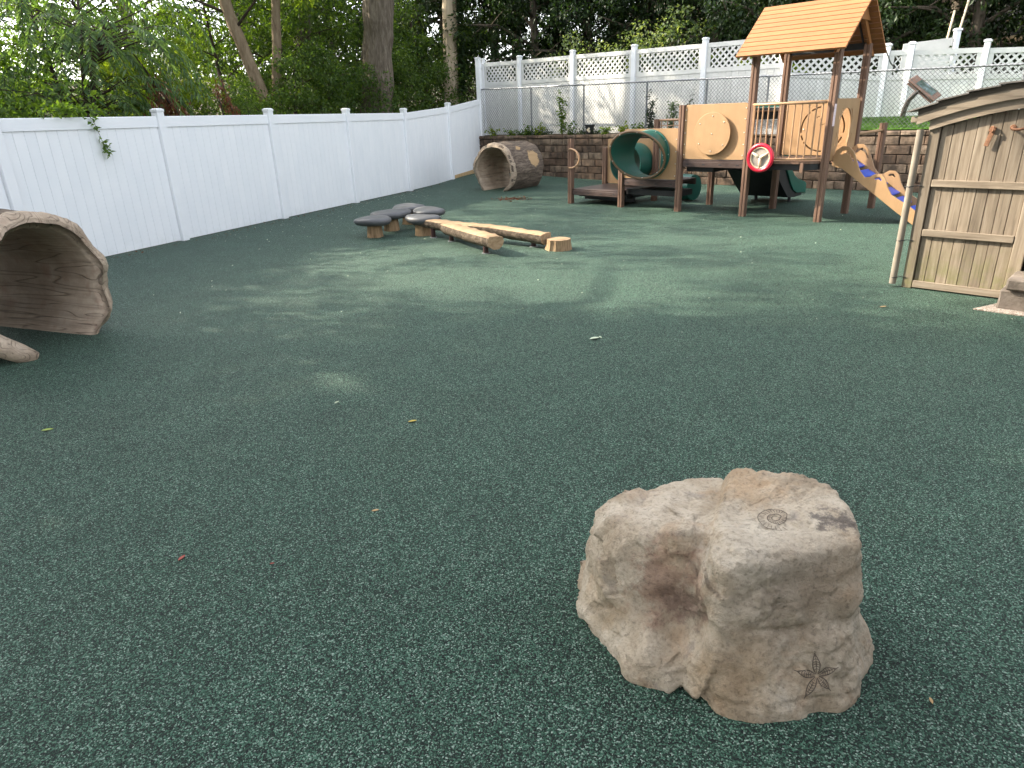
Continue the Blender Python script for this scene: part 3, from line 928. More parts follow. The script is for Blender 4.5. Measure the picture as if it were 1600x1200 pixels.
o = m.obj('wire_mesh', M['wire'], cl); o['kind'] = 'stuff'

# ------------------------------------------------------------------ play structure
# local x = along the front (towards the slope climber), local y = away from the camera side
PS = thing('play_structure', 'tan and brown playground climber with orange gable roof, green slide and red wheel', 'play structure', (3.9, 11.3, 0), -PI / 4)
def fluted(h, w=0.098):
    a = w / 2; g = 0.010; d = 0.010; c = 0.008
    q = [(-a + c, -a), (-g, -a), (-g * 0.5, -a + d), (g * 0.5, -a + d), (g, -a), (a - c, -a), (a, -a + c)]
    poly = []
    for k in range(4):
        ca, sa = math.cos(k * PI / 2), math.sin(k * PI / 2)
        poly += [(x * ca - y * sa, x * sa + y * ca) for x, y in q]
    return MB().prism(poly, 0, h)
SS = [-3.66, -2.44, -1.22, 0.0, 1.22]; TR = 1.12
post_tops = {(0, 0): 1.22, (1, 0): 1.33, (2, 0): 1.74, (3, 0): 2.50, (4, 0): 2.50, (0, 1): 1.0, (1, 1): 1.52, (2, 1): 1.74, (3, 1): 2.50, (4, 1): 2.50}
pm = {}
for (i, j), h in post_tops.items():
    if h not in pm: pm[h] = fluted(h).mesh('post', M['post'])
    inst('post', pm[h], PS, (SS[i], j * TR, 0))
def bolts(pts, parent, axis='y', r=0.011, name='bolt_heads'):
    m = MB()
    for p in pts:
        b = bmesh.new(); bmesh.ops.create_icosphere(b, subdivisions=1, radius=r)
        b.transform(Matrix.Translation(Vector(p)) @ Matrix.Diagonal((1, 0.6, 1, 1))); m.addbm(b)
    o = m.obj(name, M['screw'], parent, smooth=True); o['kind'] = 'stuff'
    return o
# decks: slab + edge frame with bolt holes
def deck(s0, s1, z, depth=TR, t0=0.0):
    o = MB().box(((s0 + s1) / 2, t0 + depth / 2, z - 0.02), (s1 - s0 - 0.10, depth + 0.02, 0.04), bev=0.006).obj('deck', M['deck'], PS)
    for t in (t0 - 0.005, t0 + depth + 0.005):
        MB().box(((s0 + s1) / 2, t, z - 0.075), (s1 - s0 - 0.11, 0.035, 0.085), bev=0.004).obj('edge_beam', M['deck'], o)
    for k in range(4):
        s_ = s0 + (s1 - s0) * (k + 0.5) / 4
        MB().lathe([(0.016, 0), (0.016, 0.004)], 10).mesh
        b = MB().box((s_, t0 - 0.024, z - 0.07), (0.05, 0.006, 0.016), bev=0.002).obj('slot', M['black'], o)
    return o
deck(SS[0], SS[1], 0.29); deck(SS[1], SS[2], 0.52, 0.66); deck(SS[2], SS[3], 0.87); deck(SS[3], SS[4], 0.88)
# low dark stringers under the two low decks
MB().box((-3.02, 0.42, 0.11), (1.2, 0.05, 0.12)).obj('stringer', M['black'], PS)
MB().box((-1.85, 0.36, 0.28), (1.1, 0.5, 0.10)).obj('stringer', M['black'], PS)
MB().box((-3.05, 0.62, 0.16), (1.16, 0.8, 0.08)).obj('stringer', M['black'], PS)
MB().box((-0.90, 0.56, 0.74), (0.5, 0.9, 0.14)).obj('stringer', M['black'], PS)
# handle loop on the end post
pts = [(SS[0], -0.05, 1.03)]
pts += [(SS[0] + 0.05 + 0.22 * math.cos(rad(a)), -0.075, 0.86 + 0.17 * math.sin(rad(a)) * 1.03) for a in range(85, -90, -13)]
pts += [(SS[0], -0.05, 0.685)]
MB().tube(pts, 0.017, 8).obj('hand_loop', M['tan_bar'], PS, smooth=True)
# front panel with the raised disc
dp = inst('disc_panel', panel_mesh('disc_panel', rrect(-1.165, -0.055, 0.885, 1.735, 0.05), [], 0.024, M['tan'], 0.004), PS, (0, -0.005, 0))
inst('disc', panel_mesh('disc', circle(-0.62, 1.285, 0.325, 56), [], 0.022, M['tan'], 0.004), dp, (0, -0.060, 0))
MB().lathe([(0.05, 0), (0.05, 0.05)], 12).obj('hub', M['tan'], dp).matrix_local = Matrix.Translation((-0.62, 0, 1.285)) @ Matrix.Rotation(PI / 2, 4, 'X')
bolts([(-0.62, -0.075, 1.285)] + [(-0.62 + 0.27 * math.cos(rad(a)), -0.075, 1.285 + 0.27 * math.sin(rad(a))) for a in (90, 40, 145, 215, 270, -40)] +
      [(x, -0.02, z) for x in (-1.14, -0.08) for z in (0.95, 1.12, 1.3, 1.5, 1.66)], dp)
# front tunnel panel with real opening, the hooded green tube through it
TC = (-1.83, 0.955); TRD = 0.385
tp = inst('tunnel_panel', panel_mesh('tunnel_panel', rrect(-2.385, -1.275, 0.535, 1.375, 0.04), [circle(TC[0], TC[1], TRD - 0.012, 48)], 0.024, M['tan'], 0.003), PS, (0, -0.005, 0))
bolts([(x, -0.02, z) for x in (-2.36, -1.30) for z in (0.6, 0.8, 1.0, 1.2)], tp)
def tube_shell(cs, cz, r, t_back, flen_top, flen_bot, th=0.018, n=56, back=0.0, dirn=-1, bulge=0.02):
    """green tube about local y; the free rim is cut on a slant"""
    rings = 7
    vs = []
    for sh in (0, 1):
        rr = r - (th if sh else 0)
        for i in range(rings):
            for k in range(n):
                a = 2 * PI * k / n
                w = 0.5 + 0.5 * math.cos(a - rad(140))
                L = flen_bot + (flen_top - flen_bot) * w
                y = t_back + (dirn * L - 0) * i / (rings - 1)
                q = rr * (1 + bulge * math.sin(PI * i / (rings - 1)))
                vs.append((cs + q * math.cos(a), y, cz + q * math.sin(a)))
    fs = []
    N = rings * n
    for i in range(rings - 1):
        for k in range(n):
            k2 = (k + 1) % n
            fs.append([i * n + k, i * n + k2, (i + 1) * n + k2, (i + 1) * n + k])
            fs.append([N + i * n + k, N + (i + 1) * n + k, N + (i + 1) * n + k2, N + i * n + k2])
    for i in (0, rings - 1):
        for k in range(n):
            k2 = (k + 1) % n
            fs.append([i * n + k, N + i * n + k, N + i * n + k2, i * n + k2])
    rim = [vs[(rings - 1) * n + k] for k in range(n)]
    return MB().add(vs, fs), rim
mt, rim = tube_shell(TC[0], TC[1], TRD, 0.03, 0.74, 0.14)
tb = mt.obj('crawl_tube', M['green'], PS, auto=40)
MB().tube([(x + (x - TC[0]) * 0.03, y, z + (z - TC[1]) * 0.03) for x, y, z in rim], 0.022, 8, closed=True).obj('rim_flange', M['tan_dark'], tb, smooth=True)
MB().tube([(TC[0] + (TRD + 0.012) * math.cos(a), -0.03, TC[1] + (TRD + 0.012) * math.sin(a)) for a in np.linspace(0, 2 * PI, 49)[:-1]], 0.018, 8, closed=True).obj('wall_flange', M['green'], tb, smooth=True)
bolts([Vector(rim[k]) + Vector((0, -0.02, 0)) for k in range(0, 56, 6)], tb)
bolts([(TC[0] + (TRD + 0.012) * math.cos(a), -0.05, TC[1] + (TRD + 0.012) * math.sin(a)) for a in np.linspace(0, 2 * PI, 11)[:-1]], tb)
# rear panel of the lowest deck with its own tube
RC = (-2.86, 0.73)
rp = inst('tunnel_panel', panel_mesh('tunnel_panel', rrect(-3.60, -2.49, 0.30, 1.17, 0.04), [circle(RC[0], RC[1], 0.35, 44)], 0.024, M['tan'], 0.003), PS, (0, TR + 0.01, 0))
mt, rim2 = tube_shell(RC[0], RC[1], 0.365, TR + 0.0, 0.42, 0.42, dirn=-1)
tb2 = mt.obj('crawl_tube', M['green'], PS, auto=40)
mt, _ = tube_shell(RC[0], RC[1], 0.365, TR + 0.03, 0.8, 0.8, dirn=1)
mt.obj('crawl_tube', M['green'], PS, auto=40)
bolts([(-3.57, TR - 0.01, z) for z in (0.4, 0.62, 0.85, 1.08)], rp)
MB().tube([(-2.15, 1.40, 0.26), (-1.95, 1.42, 0.26), (-1.72, 1.40, 0.26)], [0.20, 0.25, 0.24], 20).obj('crawl_tube', M['green'], PS, auto=50)
# rear railing with little grid, deck two to three
def bar(a, b, r, mat, name, parent=PS, n=8):
    return MB().tube([a, b], r, n).obj(name, mat, parent, auto=50)
rr_ = MB()
bar((-2.40, TR, 1.50), (-1.26, TR, 1.50), 0.022, M['tan_bar'], 'rear_rail')
bar((-2.40, TR, 1.22), (-1.26, TR, 1.22), 0.016, M['tan_bar'], 'rear_rail')
for k in range(9):
    s_ = -2.34 + k * 0.13
    bar((s_, TR, 0.55), (s_, TR, 1.50), 0.010, M['tan_bar'], 'baluster')
for z in (1.31, 1.40):
    bar((-2.38, TR, z), (-1.28, TR, z), 0.008, M['tan_bar'], 'cross_bar')
# bowed balcony barrier of the tower
bow = [(0.06, -0.06), (0.12, -0.17), (0.26, -0.26), (0.48, -0.305), (0.72, -0.305), (0.94, -0.26), (1.08, -0.17), (1.16, -0.06)]
barrier = MB().tube([(x, y, 1.70) for x, y in bow], 0.021, 10).obj('barrier_rail', M['tan_bar'], PS, smooth=True)
MB().tube([(x, y, 0.925) for x, y in bow], 0.017, 10).obj('lower_rail', M['tan_bar'], barrier, smooth=True)
seg = [0]
for a, b in zip(bow[:-1], bow[1:]): seg.append(seg[-1] + math.hypot(b[0] - a[0], b[1] - a[1]))
nbar = 13
for k in range(nbar):
    d_ = seg[-1] * (k + 0.5) / nbar
    i = max(j for j in range(len(seg) - 1) if seg[j] <= d_)
    t = (d_ - seg[i]) / (seg[i + 1] - seg[i])
    x = lerp(bow[i][0], bow[i + 1][0], t); y = lerp(bow[i][1], bow[i + 1][1], t)
    bar((x, y, 0.92), (x, y, 1.70), 0.012, M['tan_bar'], 'baluster', barrier)
lip = [(0.05, 0.0)] + bow + [(1.17, 0.0)]
MB().prism([(x, y) for x, y in lip], 0.855, 0.893).obj('balcony_floor', M['post'], PS)
MB().prism([(x * 0.98 + 0.01, y * 0.86) for x, y in lip], 0.765, 0.854).obj('balcony_apron', M['black'], PS)
MB().box((0.98, -0.235, 0.80), (0.05, 0.03, 0.15), bev=0.004).obj('bracket', M['post'], PS)
# red steering wheel
wh = bpy.data.objects.new('steering_wheel', MB().tube([(0.185 * math.cos(a), 0, 0.185 * math.sin(a)) for a in np.linspace(0, 2 * PI, 37)[:-1]], 0.030, 10, closed=True).mesh('steering_wheel', M['red'], True))
link(wh, PS); wh.location = (0.40, -0.40, 0.945); wh.rotation_euler = (0, 0, 0)
c1 = MB()
c1.tube([(0.150 * math.cos(a), -0.004, 0.150 * math.sin(a)) for a in np.linspace(0, 2 * PI, 37)[:-1]], 0.012, 6, closed=True)
for a in (150, 30, 270):
    c1.tube([(0, -0.012, 0), (0.15 * math.cos(rad(a)), -0.004, 0.15 * math.sin(rad(a)))], [0.026, 0.014], 8)
c1.obj('spokes', M['cream'], wh, smooth=True)
inst('mesh_plate', panel_mesh('mesh_plate', circle(0, 0, 0.152, 32), [], 0.012, M['mesh_grey']), wh, (0, 0.01, 0))
bar((0.40, -0.38, 0.945), (0.40, -0.28, 0.945), 0.03, M['black'], 'axle', PS)
# rear tower panel with the big ring of slots
inst('ring_panel', panel_mesh('ring_panel', rrect(0.055, 1.165, 0.90, 1.735, 0.05),
     [arc_slot(0.70, 1.30, 0.34, 0.028, a, b) for a, b in ((100, 126), (130, 190), (196, 210), (216, 275), (285, 340), (350, 440))] +
     [arc_slot(0.62, 1.46, 0.03, 0.014, 40, 160, 5), arc_slot(0.70, 1.40, 0.03, 0.014, 200, 330, 5)], 0.024, M['tan'], 0.003), PS, (0, TR - 0.01, 0))
MB().box((0.61, TR + 0.035, 1.31), (1.04, 0.012, 0.80)).obj('ring_backing', M['tan_dark'], PS)
bolts([(0.40, TR - 0.03, 1.30), (0.09, TR - 0.03, 1.6), (0.09, TR - 0.03, 1.1)], PS)
# side panel with the arched crawl opening (faces +x)
arch = circle(0.57, 1.38, 0.235, 14, 0, 180, False)
arch = [(0.805, 1.38)] + arch[1:-1] + [(0.335, 1.38), (0.345, 1.22), (0.37, 1.12), (0.31, 1.0), (0.29, 0.91), (0.80, 0.91), (0.80, 1.0), (0.765, 1.10), (0.80, 1.20)]
slots = [arc_slot(0.57, 1.38, 0.285, 0.024, a, b, 8) for a, b in ((10, 52), (128, 168))] + [rrect(0.245, 0.270, 1.08, 1.28, 0.008, 1), rrect(0.855, 0.880, 1.02, 1.25, 0.008, 1)]
ap = inst('arch_panel', panel_mesh('arch_panel', rrect(0.055, 1.07, 0.885, 1.74, 0.06), [arch] + slots, 0.024, M['tan'], 0.003), PS, (1.225, 0, 0), (0, 0, PI / 2))
MB().box((SS[4] + 0.052, -0.008, 1.52), (0.004, 0.07, 0.30)).obj('sticker', M['sticker'], PS)
# slope climber with blue rungs
def climber_plate():
    top = [(1.25, 0.94), (1.28, 1.02), (1.36, 1.08), (1.45, 1.08), (1.53, 1.01), (1.59, 0.88), (1.65, 0.74), (1.73, 0.65), (1.80, 0.655), (1.87, 0.70), (1.95, 0.70), (2.01, 0.65), (2.06, 0.53), (2.13, 0.42), (2.25, 0.35), (2.38, 0.28), (2.5, 0.20), (2.58, 0.12), (2.60, 0.02)]
    bot = [(2.48, 0.02), (2.2, 0.21), (1.8, 0.49), (1.4, 0.77), (1.25, 0.80)]
    holes = [[(1.33, 0.97), (1.36, 1.02), (1.44, 1.035), (1.50, 1.0), (1.555, 0.88), (1.53, 0.87), (1.48, 0.965), (1.42, 0.99), (1.36, 0.96)],
             [(1.86, 0.64), (1.89, 0.665), (1.94, 0.665), (1.98, 0.62), (1.96, 0.60), (1.92, 0.63), (1.88, 0.62)]]
    return panel_mesh('climber_side', top + bot, holes, 0.026, M['tan'], 0.004)
cpm = climber_plate()
inst('climber_side', cpm, PS, (0, 0.24, 0)); inst('climber_side', cpm, PS, (0, 0.86, 0))
for k in range(6):
    s_ = 1.44 + k * 0.185; z = 0.80 - k * 0.125
    MB().box((s_, 0.55, z), (0.165, 0.60, 0.035), Matrix.Rotation(0.5, 3, 'Y'), 0.008).obj('climber_rung', M['blue'], PS)
MB().box((1.30, 0.55, 0.86), (0.16, 0.62, 0.03), bev=0.004).obj('step_lip', M['post'], PS)
# post beyond the tower with its hand rail
inst('post', fluted(1.36).mesh('post', M['post']), PS, (1.36, 1.94, 0))
bar((SS[4], TR, 1.22), (1.36, 1.94, 1.25), 0.022, M['tan_bar'], 'hand_rail')
# ------------- slide
sl = bpy.data.objects.new('slide', None); link(sl, PS)
prof = [(1.14, 0.88), (1.34, 0.86), (1.46, 0.80), (1.62, 0.62), (1.80, 0.42), (1.95, 0.29), (2.12, 0.225), (2.42, 0.205), (2.50, 0.17)]
def slide_mesh():
    # cross-section (x, dz) with rounded side walls
    sec = [(-0.96, 0.18), (-0.95, 0.20), (-0.93, 0.20), (-0.915, 0.17), (-0.90, 0.03), (-0.86, 0.0), (-0.52, 0.0), (-0.50, 0.05), (-0.48, 0.05), (-0.46, 0.0), (-0.10, 0.0), (-0.06, 0.03), (-0.045, 0.17), (-0.03, 0.20), (-0.01, 0.20), (0.0, 0.18), (0.0, -0.05), (-0.96, -0.05)]
    vs = []; n = len(sec)
    for (t, z) in prof:
        for x, dz in sec: vs.append((x, t, z + dz * (1.0 if t < 2.3 else 0.75)))
    fs = []
    for i in range(len(prof) - 1):
        for k in range(n): fs.append([i * n + k, i * n + (k + 1) % n, (i + 1) * n + (k + 1) % n, (i + 1) * n + k])
    fs.append(list(range(n))); fs.append([(len(prof) - 1) * n + k for k in range(n)][::-1])
    return MB().add(vs, fs)
slide_mesh().obj('chute', M['green'], sl, auto=50)
us = MB(); up_ = [(1.16, 0.82), (1.36, 0.80), (1.62, 0.56), (1.80, 0.36), (1.95, 0.235), (2.12, 0.17), (2.40, 0.15)]
lo_ = [(2.40, 0.11), (2.08, 0.10), (1.80, 0.12), (1.50, 0.34), (1.16, 0.62)]
us.prism(up_ + lo_, -0.93, -0.03, 'x').obj('underside_shade', M['black'], sl)  # black fill that paints in the shade beneath the green chute
side = [(1.14, 0.88), (1.14, 1.72), (1.30, 1.72), (1.42, 1.5), (1.46, 1.2), (1.52, 0.98), (1.58, 0.80), (1.40, 0.80)]
for x in (-0.99, 0.0): MB().prism(side, x, x + 0.03, 'x').obj('hood_side', M['green'], sl)
MB().prism([(1.14, 1.66), (1.14, 1.735), (1.30, 1.735), (1.34, 1.66)], -0.99, 0.03, 'x').obj('hood_top', M['green'], sl)
MB().box((-0.48, 1.40, 1.34), (0.96, 0.03, 0.24), bev=0.004).obj('speckled_panel', M['speckle'], sl)
MB().box((-0.48, 1.40, 1.56), (0.96, 0.03, 0.19), bev=0.004).obj('dark_panel', M['black'], sl)
bar((-0.96, 1.36, 1.60), (0.0, 1.36, 1.60), 0.014, M['tan_bar'], 'grab_bar', sl)
for x in (-0.8, -0.15): bar((x, 2.15, 0.0), (x, 2.15, 0.12), 0.03, M['black'], 'leg', sl)
# ------------- gable roof of separate planks
roof = bpy.data.objects.new('roof', None); link(roof, PS)
EZ, RZ, ET, RT = 2.365, 3.085, -0.27, 0.56
NP = 11
for side_ in (0, 1):
    for k in range(NP):
        a0, a1 = k / NP, (k + 1) / NP - 0.010
        e_t = ET if side_ == 0 else 2 * RT - ET
        y0, z0 = lerp(e_t, RT, a0), lerp(EZ, RZ, a0); y1, z1 = lerp(e_t, RT, a1), lerp(EZ, RZ, a1)
        nx, nz = (z1 - z0), -(y1 - y0)
        l = math.hypot(nx, nz); nx, nz = nx / l * 0.028, nz / l * 0.028
        if nz < 0: nx, nz = -nx, -nz
        c_ = 0.003
        MB().prism([(y0, z0), (y1, z1), (y1 + nx, z1 + nz), (y0 + nx, z0 + nz)], -0.20, 1.40, 'x').obj('roof_plank', M['orange'], roof)
for x in (-0.14, 1.22):
    for sg in (0, 1):
        e_t = ET + 0.06 if sg == 0 else 2 * RT - ET - 0.06
        MB().prism([(e_t, EZ - 0.03), (RT, RZ - 0.045), (RT, RZ - 0.15), (e_t + (0.09 if sg == 0 else -0.09), EZ - 0.03)], x, x + 0.035, 'x').obj('gable_rafter', M['orange'], roof)
MB().prism([(RT - 0.30, RZ - 0.30), (RT + 0.30, RZ - 0.30), (RT + 0.03, RZ - 0.06), (RT - 0.03, RZ - 0.06)], 1.26, 1.285, 'x').obj('gable_board', M['orange'], roof)
MB().prism([(RT - 0.30, RZ - 0.30), (RT + 0.30, RZ - 0.30), (RT + 0.03, RZ - 0.06), (RT - 0.03, RZ - 0.06)], -0.16, -0.135, 'x').obj('gable_board', M['orange'], roof)
for x in (0.0, 1.22):
    for sg in (0, 1):
        e_t = 0.0 if sg == 0 else TR
        MB().prism([(e_t - 0.03, 2.46), (e_t + 0.03, 2.46), (RT + 0.03, RZ - 0.10), (RT - 0.03, RZ - 0.10)], x - 0.07, x - 0.055, 'x').obj('steel_rafter', M['black'], roof)
MB().box((0.6, TR, 2.47), (1.16, 0.04, 0.09)).obj('tie_beam', M['black'], roof)
# thin cord from the roof corner to the chain link rail
def roof_pt(s, t, z):
    return Vector((3.9, 11.3, 0)) + Vector((0.7071, -0.7071, 0)) * s + Vector((0.7071, 0.7071, 0)) * t + Vector((0, 0, z))
o = MB().tube([roof_pt(1.40, 1.36, 2.40), lerp(roof_pt(1.40, 1.36, 2.36), wallp(6.48, COFF, 2.29), 0.5) - Vector((0, 0, 0.01)), wallp(6.48, COFF, 2.30)], 0.011, 6).obj('tie_cord', M['black'])
tag(o, 'thin dark cord tied between the roof corner and the chain link rail', 'cord')

# ------------------------------------------------------------------ moulded log tunnels
def log_tunnel(name, label, loc, rz, length, R=0.59, h=0.49, th=0.115, bark='log_bark', seed=1, flare=0.10):
    """open bottomed hollow log: axis = local x from 0 (open rim nearest) to length; gap at the ground"""
    root = thing(name, label, 'log tunnel', loc, rz)
    nt, ns = 96, 44
    g0 = math.asin(h / R)                          # angle below the horizontal where the shell meets the ground
    th_ = np.linspace(-g0, PI + g0, nt)
    ss = np.linspace(0, 1, ns)
    T, S_ = np.meshgrid(th_, ss)
    X = S_ * length
    edge = 0.045 * vnoise(np.stack([T * 3, S_ * 0, T * 0 + seed], -1), seed)
    X = X + edge * (1 - S_) - edge * S_ * 0.7
    cT, sT = np.cos(T), np.sin(T)
    P3 = np.stack([X * 3.0, cT * 2.2, sT * 2.2], -1)
    big = 0.030 * vnoise(P3 * 0.8, seed + 3)
    fl = flare * np.exp(-((S_ - 0) / 0.10) ** 2) * 0.35 + 0.05 * np.exp(-((1 - S_) / 0.08) ** 2)
    foot = 0.0 * T
    rib = 0.014 * fbm(np.stack([X * 2.2, T * 7.0, S_ * 0], -1), 4, seed + 9)
    Ro = R + big + fl * 0.3 + rib
    grain = 0.008 * fbm(np.stack([X * 1.1, T * 4.5, S_ * 0 + 4], -1), 3, seed + 21)
    Ri = R - th + big * 0.8 + fl * 0.1 + grain - 0.01 * np.exp(-(S_ / 0.05) ** 2)
    # the rim is rounded: at the very ends both skins close on the middle
    w = np.clip(np.minimum(S_, 1 - S_) / 0.035, 0, 1) ** 0.5
    mid = (Ro + Ri) / 2
    Ro = mid + (Ro - mid) * (0.25 + 0.75 * w); Ri = mid + (Ri - mid) * (0.25 + 0.75 * w)
    def pts(Rr):
        Z = np.where(sT < 0, h + (h + 0.012) * sT / math.sin(g0), h + Rr * sT)
        return np.stack([X, Rr * cT, np.maximum(Z, -0.01)], -1)
    A, B = pts(Ro), pts(Ri)
    i = np.arange(nt * ns).reshape(ns, nt)
    q = np.stack([i[:-1, :-1], i[:-1, 1:], i[1:, 1:], i[1:, :-1]], -1).reshape(-1, 4)
    # outer skin
    me = np_mesh('bark_shell', A.reshape(-1, 3), q, M[bark], True); link(bpy.data.objects.new('bark_shell', me), root)
    # inner skin + rim (rim rings carry the tan look) in one mesh
    V = np.concatenate([A.reshape(-1, 3), B.reshape(-1, 3)]); N = nt * ns
    q2 = (q[:, ::-1] + N).tolist()
    for r0 in (0, ns - 1):
        for k in range(nt - 1):
            f = [i[r0, k], i[r0, k + 1], N + i[r0, k + 1], N + i[r0, k]]
            q2.append(f if r0 == 0 else f[::-1])
    for c0 in (0, nt - 1):
        for k in range(ns - 1):
            q2.append([i[k, c0], i[k + 1, c0], N + i[k + 1, c0], N + i[k, c0]])
    # a lip of the tan skin that wraps round the rim onto the outside
    me = np_mesh('inner_shell', V, np.array(q2), M['log_in'], True); link(bpy.data.objects.new('inner_shell', me), root)
    lip = []
    vs = []
    for k in range(nt):
        t = th_[k]
        w_ = 1 + 0.6 * math.sin(t * 9) * math.sin(t * 4.3 + seed)
        for j, x_, r_ in ((0, 0.0, 0.0), (1, 0.04, 0.012), (2, 0.085 + 0.03 * w_, 0.010), (3, 0.10 + 0.03 * w_, -0.012)):
            col_ = min(int(x_ / length * (ns - 1)), ns - 2); fr = x_ / length * (ns - 1) - col_
            base = A[col_, k] * (1 - fr) + A[col_ + 1, k] * fr
            v = Vector(base); c_ = Vector((v.x, 0, h)); d_ = (v - c_).normalized()
            v = v + d_ * (r_ + (0.016 * float(vnoise(np.array([t * 11.0, j * 0.6, seed * 1.7]), seed)) if j in (1, 2) else 0)); v.z = max(v.z, -0.01)
            vs.append(v)
    for k in range(nt - 1):
        for j in range(3): lip.append([k * 4 + j, k * 4 + j + 1, (k + 1) * 4 + j + 1, (k + 1) * 4 + j])
    MB().add(vs, lip).obj('rim', M['log_in'], root, smooth=True)
    return root
# far one: opening towards the fence side, body running away along the wall
far_ax = math.atan2(0.80, 0.60)
log_tunnel('log_tunnel', 'whole hollow log tunnel with dark bark and bare tan patch before the block wall', (-0.28, 16.9, 0.0), far_ax, 1.35, bark='log_bark_p', seed=4)
# near one at the edge of the view: axis runs away to the fence side
near_ax = math.atan2(0.35, -0.935)
big = log_tunnel('log_tunnel', 'larger looking hollow log tunnel with a root toe beside the white fence, tan grain inside', (-3.70, 5.36, 0), near_ax, 1.7, seed=8)
# root toe at the foot of the rim
MB().tube([(0.40, 0.60, 0.34), (0.18, 0.56, 0.25), (0.05, 0.48, 0.15), (-0.02, 0.38, 0.06), (-0.05, 0.31, -0.01)], [0.10, 0.10, 0.085, 0.075, 0.065], 14).obj('root_toe', M['log_in'], big, smooth=True)

# ------------------------------------------------------------------ pebble steps
pods = [(-2.03, 10.50, 0.30, 0.255, 0.0), (-1.86, 11.10, 0.33, 0.27, 0.5), (-1.66, 11.80, 0.32, 0.27, 1.1), (-1.26, 11.28, 0.33, 0.265, 2.0), (-1.28, 10.50, 0.29, 0.255, 2.6)]
pod_labels = ['dark pebble step at the outer end of its cluster, its full timber pedestal showing', 'dark pebble step second from the outer end, pedestal half hidden by the first',
              'dark pebble step at the very back of the cluster by the white fence', 'dark pebble step behind the beam, between the rearmost step and the beam end', 'dark pebble step touching the raised end of the forked log beam']
for k, (x, y, r_, z_, a) in enumerate(pods):
    t = thing('stepping_pod', pod_labels[k], 'stepping pod', (x, y, 0), a, 'pebble topped stepping pods beside the log beam')
    rng = random.Random(k)
    n = 28; prof_ = [(0.30, -0.070), (0.62, -0.078), (0.88, -0.055), (1.0, -0.018), (0.99, 0.012), (0.90, 0.034), (0.7, 0.046), (0.4, 0.050), (0.05, 0.050)]
    vs = []; ph = rng.uniform(0, 6); e = rng.uniform(0.72, 0.88)
    for (q, dz) in prof_:
        for i in range(n):
            an = 2 * PI * i / n
            rr = r_ * q * (1 + 0.06 * math.sin(2 * an + ph) + 0.04 * math.sin(3 * an + ph * 2))
            vs.append((rr * math.cos(an), rr * e * math.sin(an), z_ + dz + 0.008 * math.sin(an * 2 + ph) * q))
    fs = []
    for j in range(len(prof_) - 1):
        for i in range(n): fs.append([j * n + i, j * n + (i + 1) % n, (j + 1) * n + (i + 1) % n, (j + 1) * n + i])
    fs.append(list(range(n))[::-1]); fs.append([(len(prof_) - 1) * n + i for i in range(n)])
    MB().add(vs, fs).obj('pebble_top', M['pod'], t, smooth=True)
    m = MB(); vs = []
    for z0, s_ in ((-0.01, 1.08), (0.05, 1.0), (z_ - 0.055, 0.92)):
        for i in range(20):
            an = 2 * PI * i / 20
            rr = 0.115 * s_ * (1 + 0.07 * math.sin(5 * an + k) + 0.05 * math.sin(9 * an + 2 * k))
            vs.append((rr * math.cos(an), rr * math.sin(an), z0))
    fs = []
    for j in range(2):
        for i in range(20): fs.append([j * 20 + i, j * 20 + (i + 1) % 20, (j + 1) * 20 + (i + 1) % 20, (j + 1) * 20 + i])
    fs += [list(range(20))[::-1], [40 + i for i in range(20)]]
    m.add(vs, fs).obj('pedestal', M['stump'], t, auto=35)

# ------------------------------------------------------------------ forked log balance beam
bb = thing('log_beam', 'forked log balance beam with flat peeled top and dark bark sides on short legs', 'balance beam', (-1.3, 10.42, 0))
def log_path(pts, widths, hs, nseg=26, seed=0):
    """half-flat log: returns (bark MB, top MB) along a path; flat top"""
    P = [Vector(p) for p in pts]
    d = [0]
    for a, b in zip(P[:-1], P[1:]): d.append(d[-1] + (b - a).length)
    sec_a = [rad(x) for x in (22, -5, -35, -70, -110, -145, -175, -202)]
    bark, top = MB(), MB()
    bv, tv = [], []
    ends = []
    for i in range(nseg + 1):
        u = d[-1] * i / nseg
        j = max(k for k in range(len(d) - 1) if d[k] <= u + 1e-9); f = (u - d[j]) / (d[j + 1] - d[j])
        p = P[j].lerp(P[j + 1], f); w = lerp(widths[j], widths[j + 1], f); h_ = lerp(hs[j], hs[j + 1], f)
        t = (P[j + 1] - P[j]).normalized(); sd = Vector((t.y, -t.x, 0)).normalized()
        ring = []
        for k, a in enumerate(sec_a):
            nn = 1 + 0.05 * float(vnoise(np.array([u * 9.0, k * 1.7, seed * 3.1]), seed)) + 0.04 * float(vnoise(np.array([u * 25.0, k * 2.9, seed * 1.1]), seed + 1))
            ring.append(p + sd * (w / 2 * math.cos(a) * nn) + Vector((0, 0, -h_ * 0.42 + h_ * 0.58 * math.sin(a) * nn)))
        bv += ring
        e0, e1 = ring[-1], ring[0]
        wob = 0.006 * math.sin(u * 23 + seed)
        tv += [e0, e0 * 0.94 + e1 * 0.06 + Vector((0, 0, 0.014 + wob)), (e0 + e1) / 2 + Vector((0, 0, 0.020)), e1 * 0.94 + e0 * 0.06 + Vector((0, 0, 0.014 - wob)), e1]
    n = len(sec_a)
    for i in range(nseg):
        for k in range(n - 1): bark.f.append((i * n + k, i * n + k + 1, (i + 1) * n + k + 1, (i + 1) * n + k))
        for k in range(4): top.f.append((i * 5 + k, i * 5 + k + 1, (i + 1) * 5 + k + 1, (i + 1) * 5 + k))
    bark.v = bv; top.v = tv
    # sawn ends belong to the peeled wood
    for i in (0, nseg):
        ring = bv[i * n:(i + 1) * n] + tv[i * 5 + 1:i * 5 + 4]
        b = len(top.v); top.v += ring; top.f.append(tuple(range(b, b + len(ring))))
    return bark, top
R0 = Vector((-1.3, 10.42, 0))
